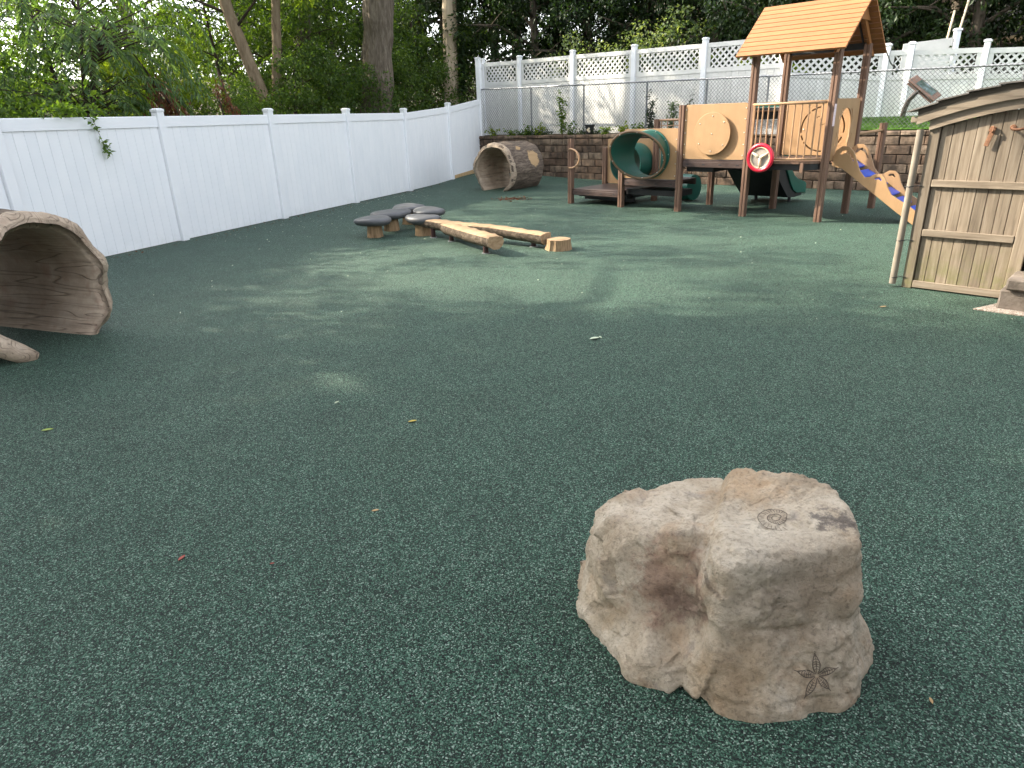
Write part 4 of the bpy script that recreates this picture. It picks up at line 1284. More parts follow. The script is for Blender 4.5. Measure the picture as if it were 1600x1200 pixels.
def rel(x, y, z): return Vector((x, y, z)) - R0
for nm, pts, ws, hs, sd in (('main_log', [rel(-1.36, 10.56, 0.28), rel(-0.80, 10.00, 0.27), rel(-0.2, 9.62, 0.255), rel(0.52, 9.02, 0.215)], [0.23, 0.24, 0.22, 0.23], [0.15, 0.17, 0.16, 0.17], 1),
                            ('branch_log', [rel(-0.86, 9.98, 0.268), rel(-0.62, 9.45, 0.275), rel(-0.14, 8.62, 0.265)], [0.24, 0.24, 0.23], [0.19, 0.19, 0.19], 2)):
    bk, tp_ = log_path(pts, ws, hs, seed=sd)
    part = bk.obj(nm, M['beam_bark'], bb, smooth=True)
    tp_.obj('peeled_top', M['beam'], part, auto=50)
for (x, y, z) in ((-1.10, 10.22, 0.16), (-0.80, 9.83, 0.12), (-0.28, 8.80, 0.13), (0.36, 9.16, 0.08)):
    q = rel(x, y, 0)
    lg = MB().tube([(q.x, q.y, -0.005), (q.x, q.y, z)], 0.035, 12).obj('leg', M['dark_steel'], bb, auto=40)
    MB().lathe([(0.055, 0.0), (0.055, 0.012)], 14, (q.x, q.y, 0)).obj('base_plate', M['galv'], lg)
# stump
st = thing('stump', 'short round tan tree stump step beside the log beam end', 'stump', (0.68, 8.92, 0))
n = 40; vs = []
for (z, q) in ((-0.01, 1.08), (0.03, 1.02), (0.09, 0.96), (0.135, 0.95)):
    for i in range(n):
        a = 2 * PI * i / n
        r_ = 0.165 * q * (1 + 0.035 * math.sin(7 * a) + 0.03 * math.sin(13 * a + 1) + 0.02 * math.sin(23 * a))
        vs.append((r_ * math.cos(a), r_ * math.sin(a), z))
fs = []
for j in range(3):
    for i in range(n): fs.append([j * n + i, j * n + (i + 1) % n, (j + 1) * n + (i + 1) % n, (j + 1) * n + i])
fs.append(list(range(n))[::-1])
MB().add(vs, fs).obj('bark_side', M['stump'], st, auto=40)
MB().add([(x, y, 0.137) for x, y, z in vs[-n:]] + [(0, 0, 0.142)], [[i, (i + 1) % n, n] for i in range(n)]).obj('sawn_top', M['beam'], st, smooth=True)

# ------------------------------------------------------------------ unseen building added behind the camera to block sky light
bld = thing('sky_block_building', 'long brown sided building added unseen behind the viewer to block sky light', 'building', (5.0, -1.7, 0))
BX0, BX1, BH = -5.6, 10.0, 4.4
for k in range(22):
    z = 0.35 + k * 0.185
    MB().prism([(0.0, z), (-0.02, z + 0.183), (-0.06, z + 0.183), (-0.06, z)], BX0, BX1, 'x').obj('siding_board', M['siding'], bld)
MB().box(((BX0 + BX1) / 2, -0.05, 0.175), (BX1 - BX0, 0.12, 0.35)).obj('plinth', M['concrete'], bld)
MB().box(((BX0 + BX1) / 2, -3.0, BH / 2), (BX1 - BX0, 5.8, BH)).obj('building_body', M['dark_inside'], bld)
for k in range(4):
    x = -3.9 + k * 3.7
    w_ = MB().box((x, 0.005, 1.9), (1.5, 0.06, 1.3), bev=0.005).obj('window', M['vinyl'], bld)
    for dx in (-0.36, 0.36): MB().box((x + dx, 0.037, 1.9), (0.64, 0.008, 1.14)).obj('pane', M['black'], w_)
MB().prism([(0.75, BH - 0.05), (-3.0, BH + 1.7), (-6.6, BH - 0.05), (-6.6, BH + 0.05), (-3.0, BH + 1.82), (0.75, BH + 0.06)], BX0 - 0.4, BX1 + 0.4, 'x').obj('roof', M['shingle'], bld)

# ------------------------------------------------------------------ sculpted boulder
ROCK = Vector((0.72, 1.85, 0.0))
def rock_field(p):
    """signed field of the two lobed block (local coords)"""
    def block(p, planes, k):
        d = np.stack([(p @ np.array(n)) / np.linalg.norm(n) - o for n, o in planes], -1)
        mx = d.max(-1)
        return mx + k * np.log(np.exp((d - mx[..., None]) / k).sum(-1))
    p = p + 0.020 * np.stack([vnoise(p * 5.5, 61), vnoise(p * 5.5, 62), vnoise(p * 5.5, 63)], -1) + 0.008 * np.stack([vnoise(p * 14, 64), vnoise(p * 14, 65), vnoise(p * 14, 66)], -1)
    def at(n, q): return (n, float(np.dot(np.array(n), np.array(q)) / np.linalg.norm(n)))
    zero = np.zeros(3)
    main = block(p - zero, [at((0.10, -0.96, 0.26), (0.06, -0.26, 0.42)), at((1, -0.12, 0.17), (0.31, -0.20, 0.43)), at((-0.06, -0.09, 1), (0.06, -0.20, 0.445)), at((0.25, 1, 0.12), (0.15, 0.22, 0.3)),
                            at((-0.88, -0.42, 0.20), (-0.185, -0.20, 0.36)), at((-0.93, 0.36, 0.30), (-0.075, 0.0, 0.42)), at((0.85, 0.75, 0.35), (0.31, 0.15, 0.36)), at((0.2, 0.55, 1.0), (0.18, 0.20, 0.47)),
                            at((0.75, -0.7, 0.10), (0.295, -0.235, 0.3)), ((0, 0, -1), 0.06)], 0.011)
    left = block(p - zero, [at((-1, -0.15, 0.12), (-0.435, 0.06, 0.26)), at((-0.38, -1, 0.35), (-0.33, -0.06, 0.34)), at((0.02, -0.06, 1), (-0.26, 0.10, 0.384)), at((-0.2, 1, 0.1), (-0.2, 0.30, 0.2)),
                            at((-0.8, 0.6, 0.3), (-0.41, 0.24, 0.30)), at((-0.85, -0.2, 0.7), (-0.40, 0.02, 0.325)), at((-0.85, -0.75, 0.10), (-0.42, -0.04, 0.2)), at((1, 0.2, 0), (0.1, 0.1, 0.2)), ((0, 0, -1), 0.06)], 0.018)
    foot = block(p - zero, [at((-1, -0.30, 0.30), (-0.41, -0.06, 0.10)), at((-0.35, -1, 0.30), (-0.35, -0.245, 0.04)), at((0.6, -0.8, 0.3), (-0.25, -0.26, 0.05)), at((-0.1, -0.35, 1), (-0.33, -0.15, 0.145)),
                            at((0, 1, 0), (-0.3, 0.1, 0)), at((1, 0, 0), (-0.15, 0, 0)), ((0, 0, -1), 0.06)], 0.012)
    knob = block(p - zero, [at((-1, -0.5, 0.2), (-0.27, -0.03, 0.39)), at((0.1, -1, 0.4), (-0.2, -0.10, 0.38)), at((-0.2, 0.15, 1), (-0.18, 0.0, 0.400)), at((0, 1, 0), (-0.2, 0.14, 0.4)), at((1, 0, 0), (-0.05, 0, 0.4)), ((0, 0, -1), -0.12)], 0.014)
    def smin(a, b, k):
        h = np.clip(0.5 + 0.5 * (b - a) / k, 0, 1)
        return b * (1 - h) + a * h - k * h * (1 - h)
    d = smin(main, left, 0.016); d = smin(d, foot, 0.014); d = smin(d, knob, 0.02)
    # the hollow with a ledge between the lobes
    hol = np.linalg.norm((p - np.array([-0.265, -0.235, 0.225])) * np.array([1.0, 0.80, 0.66]), axis=-1) - 0.100
    d = -smin(-d, hol, 0.014)
    def seg(a, b, r_):
        a = np.array(a); ab = np.array(b) - a
        t_ = np.clip(((p - a) @ ab) / (ab @ ab), 0, 1)
        return np.linalg.norm(p - a - t_[..., None] * ab, axis=-1) - r_
    d = -smin(-d, seg((-0.205, -0.165, 0.40), (-0.280, -0.235, 0.07), 0.048), 0.010)
    d = -smin(-d, seg((-0.47, -0.08, 0.185), (-0.30, -0.235, 0.165), 0.026), 0.014)
    # a shallow horizontal waist on the front face
    d = d + 0.006 * np.exp(-((p[..., 2] - 0.225 - 0.05 * p[..., 0]) / 0.035) ** 2) * (p[..., 1] < -0.1)
    d = d - 0.018 * np.exp(-((p[..., 2] - 0.015) / 0.085) ** 2)
    return d
def build_rock():
    nu, nv = 330, 170
    c = np.array([0.02, 0.02, 0.13])
    ph = np.linspace(0, 2 * PI, nu, endpoint=False); th = np.linspace(0.002, PI * 0.80, nv)
    PH, TH = np.meshgrid(ph, th)
    D = np.stack([np.sin(TH) * np.cos(PH), np.sin(TH) * np.sin(PH), np.cos(TH)], -1)
    # outermost hit, marching inwards
    r = np.full(PH.shape, 0.85); done = np.zeros(PH.shape, bool)
    for _ in range(150):
        f = rock_field(c + D * r[..., None])
        done |= f <= 0
        r = np.where(done, r, r - np.maximum(f * 0.5, 0.0025))
    lo, hi = r - 0.01, r + 0.01
    for _ in range(8):
        mid = (lo + hi) / 2; f = rock_field(c + D * mid[..., None]); lo = np.where(f < 0, mid, lo); hi = np.where(f < 0, hi, mid)
    r = (lo + hi) / 2
    P = c + D * r[..., None]
    n1 = fbm(P * 4.5, 3, 2); n2 = fbm(P * 13.0, 4, 7); n3 = fbm(P * 42.0, 4, 11, 0.6)
    rough = sstep(-0.1, 0.5, fbm(P * 5.0 + 3.3, 2, 31))
    ledge = np.abs(vnoise(P * np.array([5.0, 5.0, 11.0]), 41))
    crease = np.exp(-(ledge / 0.10) ** 2)
    def chisel(p, sc, seed):
        q = p * sc; ib = np.floor(q); best = np.full(q.shape[:-1], 9.0); val = np.zeros(q.shape[:-1])
        for dx in (-1, 0, 1):
            for dy in (-1, 0, 1):
                for dz in (-1, 0, 1):
                    c_ = ib + np.array([dx, dy, dz])
                    h_ = [_h(c_[..., 0], c_[..., 1], c_[..., 2], seed + k) for k in range(6)]
                    f_ = c_ + np.stack(h_[:3], -1); v_ = q - f_
                    d_ = (v_ * v_).sum(-1); w_ = (v_ * (np.stack(h_[3:], -1) * 2 - 1)).sum(-1)
                    m_ = d_ < best; best = np.where(m_, d_, best); val = np.where(m_, w_, val)
        return val
    wob = P + 0.012 * np.stack([vnoise(P * 17, 71), vnoise(P * 17, 72), vnoise(P * 17, 73)], -1)
    lf = 1 - sstep(-0.22, -0.10, P[..., 0])
    r = r + (0.007 + 0.022 * lf) * chisel(wob, 7.0, 81) + (0.003 + 0.007 * lf) * chisel(wob, 17.0, 91)
    r2 = r + 0.005 * n1 + 0.0060 * n2 + (0.0018 + 0.0050 * rough) * n3 - 0.007 * crease
    P = c + D * r2[..., None]
    V = P.reshape(-1, 3)
    i = np.arange(nu * nv).reshape(nv, nu)
    j = np.roll(i, -1, 1)
    Fq = np.stack([i[:-1], i[1:], j[1:], j[:-1]], -1).reshape(-1, 4)
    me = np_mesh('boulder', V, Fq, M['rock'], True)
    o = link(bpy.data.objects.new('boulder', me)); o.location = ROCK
    tag(o, 'big tan sculpted play boulder with spiral shell and starfish marks', 'boulder')
    return o
rock = build_rock()
rock_bvh = BVHTree.FromPolygons([v.co[:] for v in rock.data.vertices], [p.vertices[:] for p in rock.data.polygons])
def decal(name, origin, direction, up_hint, strokes, off=0.0016):
    """strokes: [(list of (u,v), width)] in metres in the tangent frame at the hit point, wrapped onto the rock"""
    h, nrm, _, _ = rock_bvh.ray_cast(Vector(origin), Vector(direction).normalized())
    if h is None: return None
    # smooth the normal over a patch
    acc = Vector((0, 0, 0))
    for a in range(8):
        q, n_, _, _ = rock_bvh.find_nearest(h + Vector((math.cos(a), math.sin(a), 0.3 * math.cos(3 * a))) * 0.03)
        acc += n_
    if acc.dot(Vector(direction)) > 0: acc = -acc
    N = acc.normalized()
    U = Vector(up_hint).cross(N).normalized(); W = N.cross(U)
    m = MB()
    def put(u, v):
        o_ = h + U * u + W * v + N * 0.06
        q, n_, _, _ = rock_bvh.ray_cast(o_, -N)
        if q is None: q = h + U * u + W * v
        return q + N * off
    for pts, w in strokes:
        vs = []
        for k, (u, v) in enumerate(pts):
            a = pts[min(k + 1, len(pts) - 1)]; b = pts[max(k - 1, 0)]
            tx, ty = a[0] - b[0], a[1] - b[1]; l = math.hypot(tx, ty) or 1
            ww = w * (1.0 if 0 < k < len(pts) - 1 else 0.55)
            vs.append(put(u - ty / l * ww / 2, v + tx / l * ww / 2)); vs.append(put(u + ty / l * ww / 2, v - tx / l * ww / 2))
        m.add(vs, [[2 * k, 2 * k + 1, 2 * k + 3, 2 * k + 2] for k in range(len(pts) - 1)])
    o = m.obj(name, M['fossil'], rock)
    return o
st_ = []
sp_ = []
for k in range(90):
    a = k * 0.185; rr_ = 0.0065 * math.exp(0.118 * a)
    sp_.append((rr_ * math.cos(a + 0.6), rr_ * math.sin(a + 0.6)))
st_.append((sp_, 0.0022))
for k in range(40):
    a = 0.6 + 7.0 + k * 0.25
    r1_ = 0.0065 * math.exp(0.118 * (a - 0.6)); r0_ = 0.0065 * math.exp(0.118 * (a - 0.6 - 3.6))
    r1_ = min(r1_, 0.058)
    st_.append(([(r0_ * math.cos(a), r0_ * math.sin(a)), (r1_ * math.cos(a + 0.08), r1_ * math.sin(a + 0.08))], 0.0026))
decal('spiral_fossil', (0.09, -0.06, 1.0), (0, 0, -1), (0, 1, 0), [([(u * 1.35, v * 1.45) for u, v in p_], w) for p_, w in st_])
st_ = []
for k in range(5):
    a = rad(97 + 72 * k); L_ = (0.075, 0.066, 0.078, 0.060, 0.066)[k]; c_, s_ = math.cos(a), math.sin(a)
    for off_ in (-1, 1):
        st_.append(([(t * L_ * c_ - off_ * 0.010 * math.sin(PI * min(t * 1.15, 1)) * s_, t * L_ * s_ + off_ * 0.010 * math.sin(PI * min(t * 1.15, 1)) * c_) for t in np.linspace(0.08, 1, 8)], 0.0030))
    st_.append(([(t * L_ * c_, t * L_ * s_) for t in (0.1, 0.5, 0.95)], 0.0022))
    for t in np.linspace(0.25, 0.85, 7):
        wd = 0.009 * math.sin(PI * min(t * 1.15, 1))
        st_.append(([(t * L_ * c_ + wd * s_, t * L_ * s_ - wd * c_), ((t + 0.05) * L_ * c_, (t + 0.05) * L_ * s_), (t * L_ * c_ - wd * s_, t * L_ * s_ + wd * c_)], 0.0022))
decal('starfish_fossil', (0.135, -1.2, 0.105), (0, 1, 0), (0, 0, 1), st_)

# ------------------------------------------------------------------ timber shed
SHD = thing('shed', 'weathered timber shed with arched shingle roof and rusty latch hardware', 'shed', (3.78, 6.32, 0), -PI / 4)
WS, DS = 2.0, 1.6
def arc_z(x): return 1.80 - (x - 1.0) ** 2 / (2 * 2.86)
def cedar(c, s, name, parent, mat='cedar_x', rot=None, bev=0.004):
    o = MB().box((0, 0, 0), s, rot, bev).obj(name, M[mat], parent); o.location = c; return o
inst('post', MB().box((0.045, 0.02, 0.745), (0.085, 0.05, 1.49), bev=0.004).mesh('post', M['cedar']), SHD)
inst('post', MB().box((0.045, 0.02, 0.745), (0.085, 0.05, 1.49), bev=0.004).mesh('post', M['cedar']), SHD, (1.91, 0, 0))
def leaf_door(x0, x1, label=None):
    d = bpy.data.objects.new('door', None); link(d, SHD)
    n_ = 8; w = (x1 - x0) / n_
    for k in range(n_):
        xa = x0 + k * w
        zt = min(arc_z(xa), arc_z(xa + w)) - 0.20
        me = MB().prism([(0.0015, -0.006), (0.005, -0.010), (w - 0.005, -0.010), (w - 0.0015, -0.006), (w - 0.0015, 0.010), (0.0015, 0.010)], 0.03, zt).mesh('plank', M['cedar'])
        inst('plank', me, d, (xa, 0.03 + (k % 3) * 0.0012, 0))
    L_ = x1 - x0
    for z_, h_ in ((0.045, 0.065), (0.525, 0.062), (0.965, 0.062)):
        MB().box((x0 + L_ / 2, 0.004, z_), (L_ - 0.004, 0.026, h_), bev=0.004).obj('ledge', M['cedar_x'], d)
    return d
d1 = leaf_door(0.092, 0.80)
MB().box((0.85, 0.016, 0.75), (0.095, 0.04, 1.42), bev=0.004).obj('door_stile', M['cedar'], d1)
# arched header and fascia boards
def arch_board(x0, x1, o0, o1, y0, y1, name, mat, n_=14, f=arc_z):
    xs = [x0 + (x1 - x0) * i / n_ for i in range(n_ + 1)]
    poly = [(x, f(x) + o0) for x in xs] + [(x, f(x) + o1) for x in xs[::-1]]
    m = MB(); n2 = len(poly); k = n_ + 1
    vs = [(x, y0, z) for x, z in poly] + [(x, y1, z) for x, z in poly]
    fs = []
    for i in range(n2): fs.append([i, (i + 1) % n2, n2 + (i + 1) % n2, n2 + i])
    for i in range(n_):
        fs.append([i, i + 1, n2 - 2 - i, n2 - 1 - i]); fs.append([n2 + i, n2 + n2 - 1 - i, n2 + n2 - 2 - i, n2 + i + 1])
    return m.add(vs, fs).obj(name, M[mat], SHD)
arch_board(-0.10, 2.10, -0.045, -0.125, -0.055, -0.030, 'fascia', 'cedar_x')
arch_board(0.0, 2.0, -0.10, -0.20, -0.028, -0.004, 'header', 'cedar_x', f=lambda x: arc_z(x) - 0.012 * abs(x - 1))
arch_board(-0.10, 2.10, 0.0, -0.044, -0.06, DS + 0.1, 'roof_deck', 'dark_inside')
# shingle courses: separate strips stepping up the arch
for k in range(11):
    x0 = -0.185 + k * 0.215; x1 = x0 + 0.235
    up = x0 < 0.95
    if x0 > 2.1: break
    z0, z1 = arc_z(x0), arc_z(x1)
    lift0, lift1 = (0.024, 0.006) if up else (0.006, 0.024)
    for j in range(5):
        y0 = -0.09 + j * 0.37
        m = MB().prism([(x0, z0 + lift0 - 0.012), (x1, z1 + lift1 - 0.012), (x1, z1 + lift1), (x0, z0 + lift0)], y0 + 0.002, y0 + 0.366, 'y')
        m.obj('shingle', M['shingle'], SHD)
cedar((-0.125, 0.75, 1.505), (0.05, 1.6, 0.05), 'eave_batten', SHD)
# side and back walls of boards
for k in range(11):
    y = 0.10 + k * 0.14
    for x in (0.01, 1.99):
        inst('side_plank', MB().box((0, 0, 0.74), (0.02, 0.136, 1.46), bev=0.003).mesh('side_plank', M['cedar']), SHD, (x, y, 0))
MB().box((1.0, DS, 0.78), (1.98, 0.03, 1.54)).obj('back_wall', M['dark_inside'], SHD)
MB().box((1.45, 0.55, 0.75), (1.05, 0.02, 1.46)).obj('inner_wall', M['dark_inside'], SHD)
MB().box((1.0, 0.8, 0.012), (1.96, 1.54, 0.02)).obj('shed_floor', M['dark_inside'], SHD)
# hook, handle, conduit
hk = bpy.data.objects.new('latch', None); link(hk, SHD)
MB().box((0.47, 0.010, 1.415), (0.045, 0.014, 0.045), Matrix.Rotation(0.3, 3, 'Y'), 0.003).obj('latch_plate', M['rust'], hk)
MB().box((0.463, -0.010, 1.345), (0.036, 0.008, 0.13), Matrix.Rotation(0.22, 3, 'Y'), 0.003).obj('strap', M['rust'], hk)
MB().tube([(0.475, -0.005, 1.44), (0.482, -0.02, 1.415), (0.475, -0.022, 1.39)], 0.007, 8).obj('hook', M['rust'], hk, smooth=True)
hd = MB().tube([(0.605, 0.01, 1.425), (0.62, -0.02, 1.415), (0.66, -0.026, 1.412), (0.70, -0.02, 1.42), (0.715, 0.01, 1.43)], 0.011, 8).obj('handle', M['rust'], SHD, smooth=True)
MB().lathe([(0.024, 0), (0.018, 0.006)], 12).obj('handle_plate', M['rust'], hd).matrix_local = Matrix.Translation((0.61, 0.018, 1.428)) @ Matrix.Rotation(PI / 2, 4, 'X')
MB().tube([(-0.075, -0.02, 0.03), (-0.07, -0.02, 0.8), (-0.065, -0.02, 1.42)], 0.030, 14).obj('conduit', M['pvc'], SHD, auto=40)
for z in (0.09, 0.44, 0.93):
    MB().tube([(-0.112, -0.02, z), (-0.07, -0.055, z), (-0.02, -0.018, z + 0.01), (0.03, -0.01, z + 0.01)], 0.0045, 6).obj('pipe_clip', M['black'], SHD)

# ------------------------------------------------------------------ concrete steps and gravel pad beside the shed
def slab(c, s, seed, name, label, cat, grp=None):
    bm = bmesh.new(); bmesh.ops.create_cube(bm, size=1); bmesh.ops.scale(bm, vec=s, verts=bm.verts)
    bmesh.ops.bevel(bm, geom=list(bm.edges), offset=0.014, segments=1, affect='EDGES')
    bmesh.ops.subdivide_edges(bm, edges=list(bm.edges), cuts=4, use_grid_fill=True)
    for v in bm.verts:
        n_ = fbm(np.array([v.co.x * 9 + seed, v.co.y * 9, v.co.z * 9]), 3, seed)
        v.co += v.co.normalized() * 0.010 * float(n_)
    me = bpy.data.meshes.new(name); bm.to_mesh(me); bm.free(); me.materials.append(M['concrete'])
    o = link(bpy.data.objects.new(name, me)); o.location = c; o.rotation_euler = (0, 0, -PI / 4)
    return tag(o, label, cat, grp)
def shp(x, y, z): return Vector((3.78, 6.32, 0)) + Vector((0.7071, -0.7071, 0)) * x + Vector((0.7071, 0.7071, 0)) * y + Vector((0, 0, z))
slab(shp(1.43, -0.20, 0.085), (1.18, 0.34, 0.17), 1, 'step_block', 'bottom concrete block of the rough steps beside the shed door', 'step')
slab(shp(1.46, -0.215, 0.225), (1.18, 0.40, 0.095), 2, 'step_slab', 'worn concrete slab lying on the bottom step block beside the shed', 'step')
slab(shp(1.56, -0.13, 0.36), (1.1, 0.28, 0.17), 3, 'step_block', 'upper concrete block stacked on the slab beside the shed door', 'step')
pad = MB().prism([(0.70, -0.50), (2.2, -0.50), (2.2, 0.0), (0.88, 0.0), (0.78, -0.30)], 0.002, 0.012).obj('gravel_pad', M['pebble'])
pad.location = (3.78, 6.32, 0); pad.rotation_euler = (0, 0, -PI / 4)
tag(pad, 'pale exposed pebble pad under the concrete steps', kind='structure')

# ------------------------------------------------------------------ sign on curved legs (on the turf bank)
sg = thing('activity_sign', 'brown tilted sign board with printed face on two curved dark legs', 'sign', (8.30, 14.88, 1.36), -0.65)
Rt = Matrix.Rotation(rad(38), 3, 'Y') @ Matrix.Rotation(rad(20), 3, 'X')
def sgp(x, y, z): v = Rt @ Vector((x, y, z)); return v + Vector((0.30, 0, 0.56))
bd_ = MB().box((0, 0, 0), (0.66, 0.38, 0.045), Rt, 0.020).obj('board', M['sign_frame'], sg); bd_.location = (0.30, 0, 0.56)
pl = MB().box((0, 0, 0), (0.40, 0.28, 0.006), Rt, 0.002).obj('printed_face', M['signprint'], sg); pl.location = sgp(0.02, 0, 0.027)
bd2 = MB().box((0, 0, 0), (0.62, 0.34, 0.02), Rt, 0.006).obj('back_plate', M['sign_frame'], sg); bd2.location = sgp(0.0, 0, -0.07)
for y in (-0.12, 0.12):
    MB().tube([(-0.02, y, 0.0), (0.0, y, 0.20), (0.05, y, 0.34), (0.13, y, 0.45), (0.23, y, 0.55)], 0.032, 10).obj('leg', M['steel_dark'], sg, smooth=True)

# ------------------------------------------------------------------ flower pot on the wall
pp = wallp(-0.72, 0.16, 1.16)
pot = thing('plant_pot', 'black plastic plant pot with pale printed dots on top of the block wall', 'plant pot', pp)
MB().lathe([(0.085, 0), (0.125, 0.20), (0.138, 0.20), (0.142, 0.235), (0.128, 0.235), (0.118, 0.21), (0.08, 0.02)], 24).obj('pot', M['black'], pot, auto=35)
for (a, z, r_) in ((-2.2, 0.11, 0.035), (-1.85, 0.075, 0.032), (-1.9, 0.14, 0.028)):
    rr_ = 0.085 + 0.04 * z / 0.2 + 0.002
    o = inst('printed_dot', panel_mesh('printed_dot', circle(0, 0, r_, 12), [], 0.003, M['cream']), pot, (rr_ * math.cos(a), rr_ * math.sin(a), z), (0, 0, a + PI / 2))

# ------------------------------------------------------------------ vegetation
def unit(a): return a / (np.linalg.norm(a, axis=-1, keepdims=True) + 1e-9)
def leaves_arrays(P, A, L, W, rng, fold=0.18, roll=None):
    """P base points, A unit axes, L lengths, W widths -> verts, tris (two per leaf, folded on the midrib)"""
    n = len(P)
    up = np.tile(np.array([0, 0, 1.0]), (n, 1)) + rng.normal(0, 0.55, (n, 3))
    S = unit(np.cross(A, up)); Nn = unit(np.cross(S, A))
    L = L[:, None]; W = W[:, None]
    base = P; tip = P + A * L - Nn * L * 0.12
    l = P + A * L * 0.45 + S * W / 2 + Nn * W * fold
    r = P + A * L * 0.45 - S * W / 2 + Nn * W * fold
    V = np.stack([base, r, tip, l], 1).reshape(-1, 3)
    b = np.arange(n)[:, None] * 4
    T = np.concatenate([b + np.array([0, 1, 2]), b + np.array([0, 2, 3])], 1).reshape(-1, 3)
    return V, T
def clump_leaves(C, Rr, n_per, size, rng, flat=0.7, droop=0.35, aspect=0.55):
    """leaves on and inside ellipsoidal clumps with centres C and radii Rr"""
    k = len(C)
    idx = np.repeat(np.arange(k), n_per)
    n = len(idx)
    d = unit(rng.normal(0, 1, (n, 3)))
    q = rng.uniform(0.35, 1.0, n) ** 0.6
    off = d * q[:, None] * Rr[idx][:, None] * np.array([1, 1, flat])
    off += rng.normal(0, 0.06, (n, 3)) * Rr[idx][:, None]
    P = C[idx] + off
    A = unit(d * 0.7 + rng.normal(0, 0.6, (n, 3)) + np.array([0, 0, -droop]))
    L = size * rng.uniform(0.6, 1.25, n)
    return leaves_arrays(P, A, L, L * aspect * rng.uniform(0.8, 1.15, n), rng)
def tri_mesh(name, V, T, mat): return np_mesh(name, V, T, mat)

def tree_shape(seed, h, crown0, crown_r, trunk_r, n_limb, lean=(0, 0), sub=3, twigs=2, clump_r=0.55, low=0.0):
    """returns wood MB and clump centres/radii"""
    rng = random.Random(seed)
    w = MB()
    path = []; rads = []
    ph = rng.uniform(0, 6)
    for i in range(9):
        f = i / 8
        path.append(Vector((lean[0] * f + 0.10 * math.sin(f * 5 + ph) * f, lean[1] * f + 0.10 * math.cos(f * 4 + ph) * f, h * 0.92 * f)))
        rads.append(trunk_r * (1.18 if i == 0 else 1) * (1 - 0.80 * f ** 1.2))
    w.tube(path, rads, 10)
    C, R_ = [], []
    for k in range(n_limb):
        f = lerp(crown0 / (h * 0.92), 0.97, (k + rng.random() * 0.6) / n_limb)
        i = min(int(f * 8), 7); p = path[i].lerp(path[i + 1], f * 8 - i)
        a = k * 2.4 + rng.uniform(-0.5, 0.5)
        reach = crown_r * (0.55 + 0.6 * math.sin(PI * min(max((f * h - crown0) / (h - crown0), 0.04), 0.93) ** 0.8)) * rng.uniform(0.75, 1.1)
        rise = rng.uniform(0.05, 0.5) * reach - low * reach * (1 - f)
        e = p + Vector((math.cos(a) * reach, math.sin(a) * reach, rise))
        mid_ = p.lerp(e, 0.5) + Vector((0, 0, 0.12 * reach))
        r0 = max(rads[i] * 0.45, 0.012)
        w.tube([p, mid_, e], [r0, r0 * 0.6, r0 * 0.2], 6)
        for j in range(sub):
            t = rng.uniform(0.35, 1.0)
            q = (p.lerp(mid_, t * 2) if t < 0.5 else mid_.lerp(e, t * 2 - 1))
            d = Vector((rng.uniform(-1, 1), rng.uniform(-1, 1), rng.uniform(-0.45, 0.7))).normalized() * reach * rng.uniform(0.2, 0.42)
            w.tube([q, q + d * 0.5 + Vector((0, 0, 0.03)), q + d], [r0 * 0.35, r0 * 0.22, r0 * 0.1], 5, cap=False)
            for _ in range(twigs):
                c = q + d * rng.uniform(0.55, 1.15) + Vector((rng.uniform(-1, 1), rng.uniform(-1, 1), rng.uniform(-0.8, 0.8))) * 0.28 * clump_r * 2
                C.append(c); R_.append(clump_r * rng.uniform(0.6, 1.25))
        C.append(e); R_.append(clump_r * rng.uniform(0.7, 1.1))
    return w, np.array([tuple(c) for c in C]), np.array(R_)

class TreeKind:
    def __init__(self, seed, mat, bark, n_leaf, size, aspect=0.55, droop=0.35, flat=0.7, **kw):
        w, C, R_ = tree_shape(seed, **kw)
        self.wood = w.mesh('trunk', bark, smooth=True)
        rng = np.random.default_rng(seed)
        V, T = clump_leaves(C, R_, max(1, int(n_leaf / len(C))), size, rng, flat, droop, aspect)
        self.leaf = tri_mesh('crown', V, T, mat)
def plant_tree(kind, name, label, cat, p, rz, s=1.0, group=None, sz=None, leaf_mat=None):
    t = thing(name, label, cat, p, rz, group)
    t.scale = (s, s, sz or s)
    inst('trunk', kind.wood, t)
    c = inst('crown', kind.leaf, t)
    if leaf_mat:
        c.material_slots[0].link = 'OBJECT'; c.material_slots[0].material = leaf_mat
    return t
K_broad = TreeKind(11, M['leaf'], M['bark'], 11000, 0.115, h=9.0, crown0=2.6, crown_r=3.0, trunk_r=0.19, n_limb=17, clump_r=0.62)
K_tall = TreeKind(12, M['leaf_dark'], M['bark'], 17000, 0.14, h=11.0, crown0=2.0, crown_r=3.2, trunk_r=0.24, n_limb=20, clump_r=0.65)
K_dark = TreeKind(13, M['leaf_dark'], M['bark'], 17000, 0.15, h=9.0, crown0=0.8, crown_r=3.0, trunk_r=0.2, n_limb=20, clump_r=0.70, droop=0.5)
K_bush = TreeKind(14, M['leaf'], M['twig'], 7000, 0.095, h=3.4, crown0=0.3, crown_r=1.35, trunk_r=0.06, n_limb=15, clump_r=0.36)
K_bush2 = TreeKind(15, M['leaf_shrub'], M['twig'], 9000, 0.085, h=3.8, crown0=0.3, crown_r=1.45, trunk_r=0.07, n_limb=16, clump_r=0.34, aspect=0.6)
K_lime = TreeKind(16, M['leaf_lime'], M['twig'], 7000, 0.10, h=3.6, crown0=0.4, crown_r=1.3, trunk_r=0.05, n_limb=14, clump_r=0.34, flat=0.45, droop=0.2)
M['leaf_pale'] = mat_leaf('pale_sunlit_leaf', (0.06, 0.10, 0.035), (0.11, 0.16, 0.06), (0.22, 0.27, 0.14), 0.4)
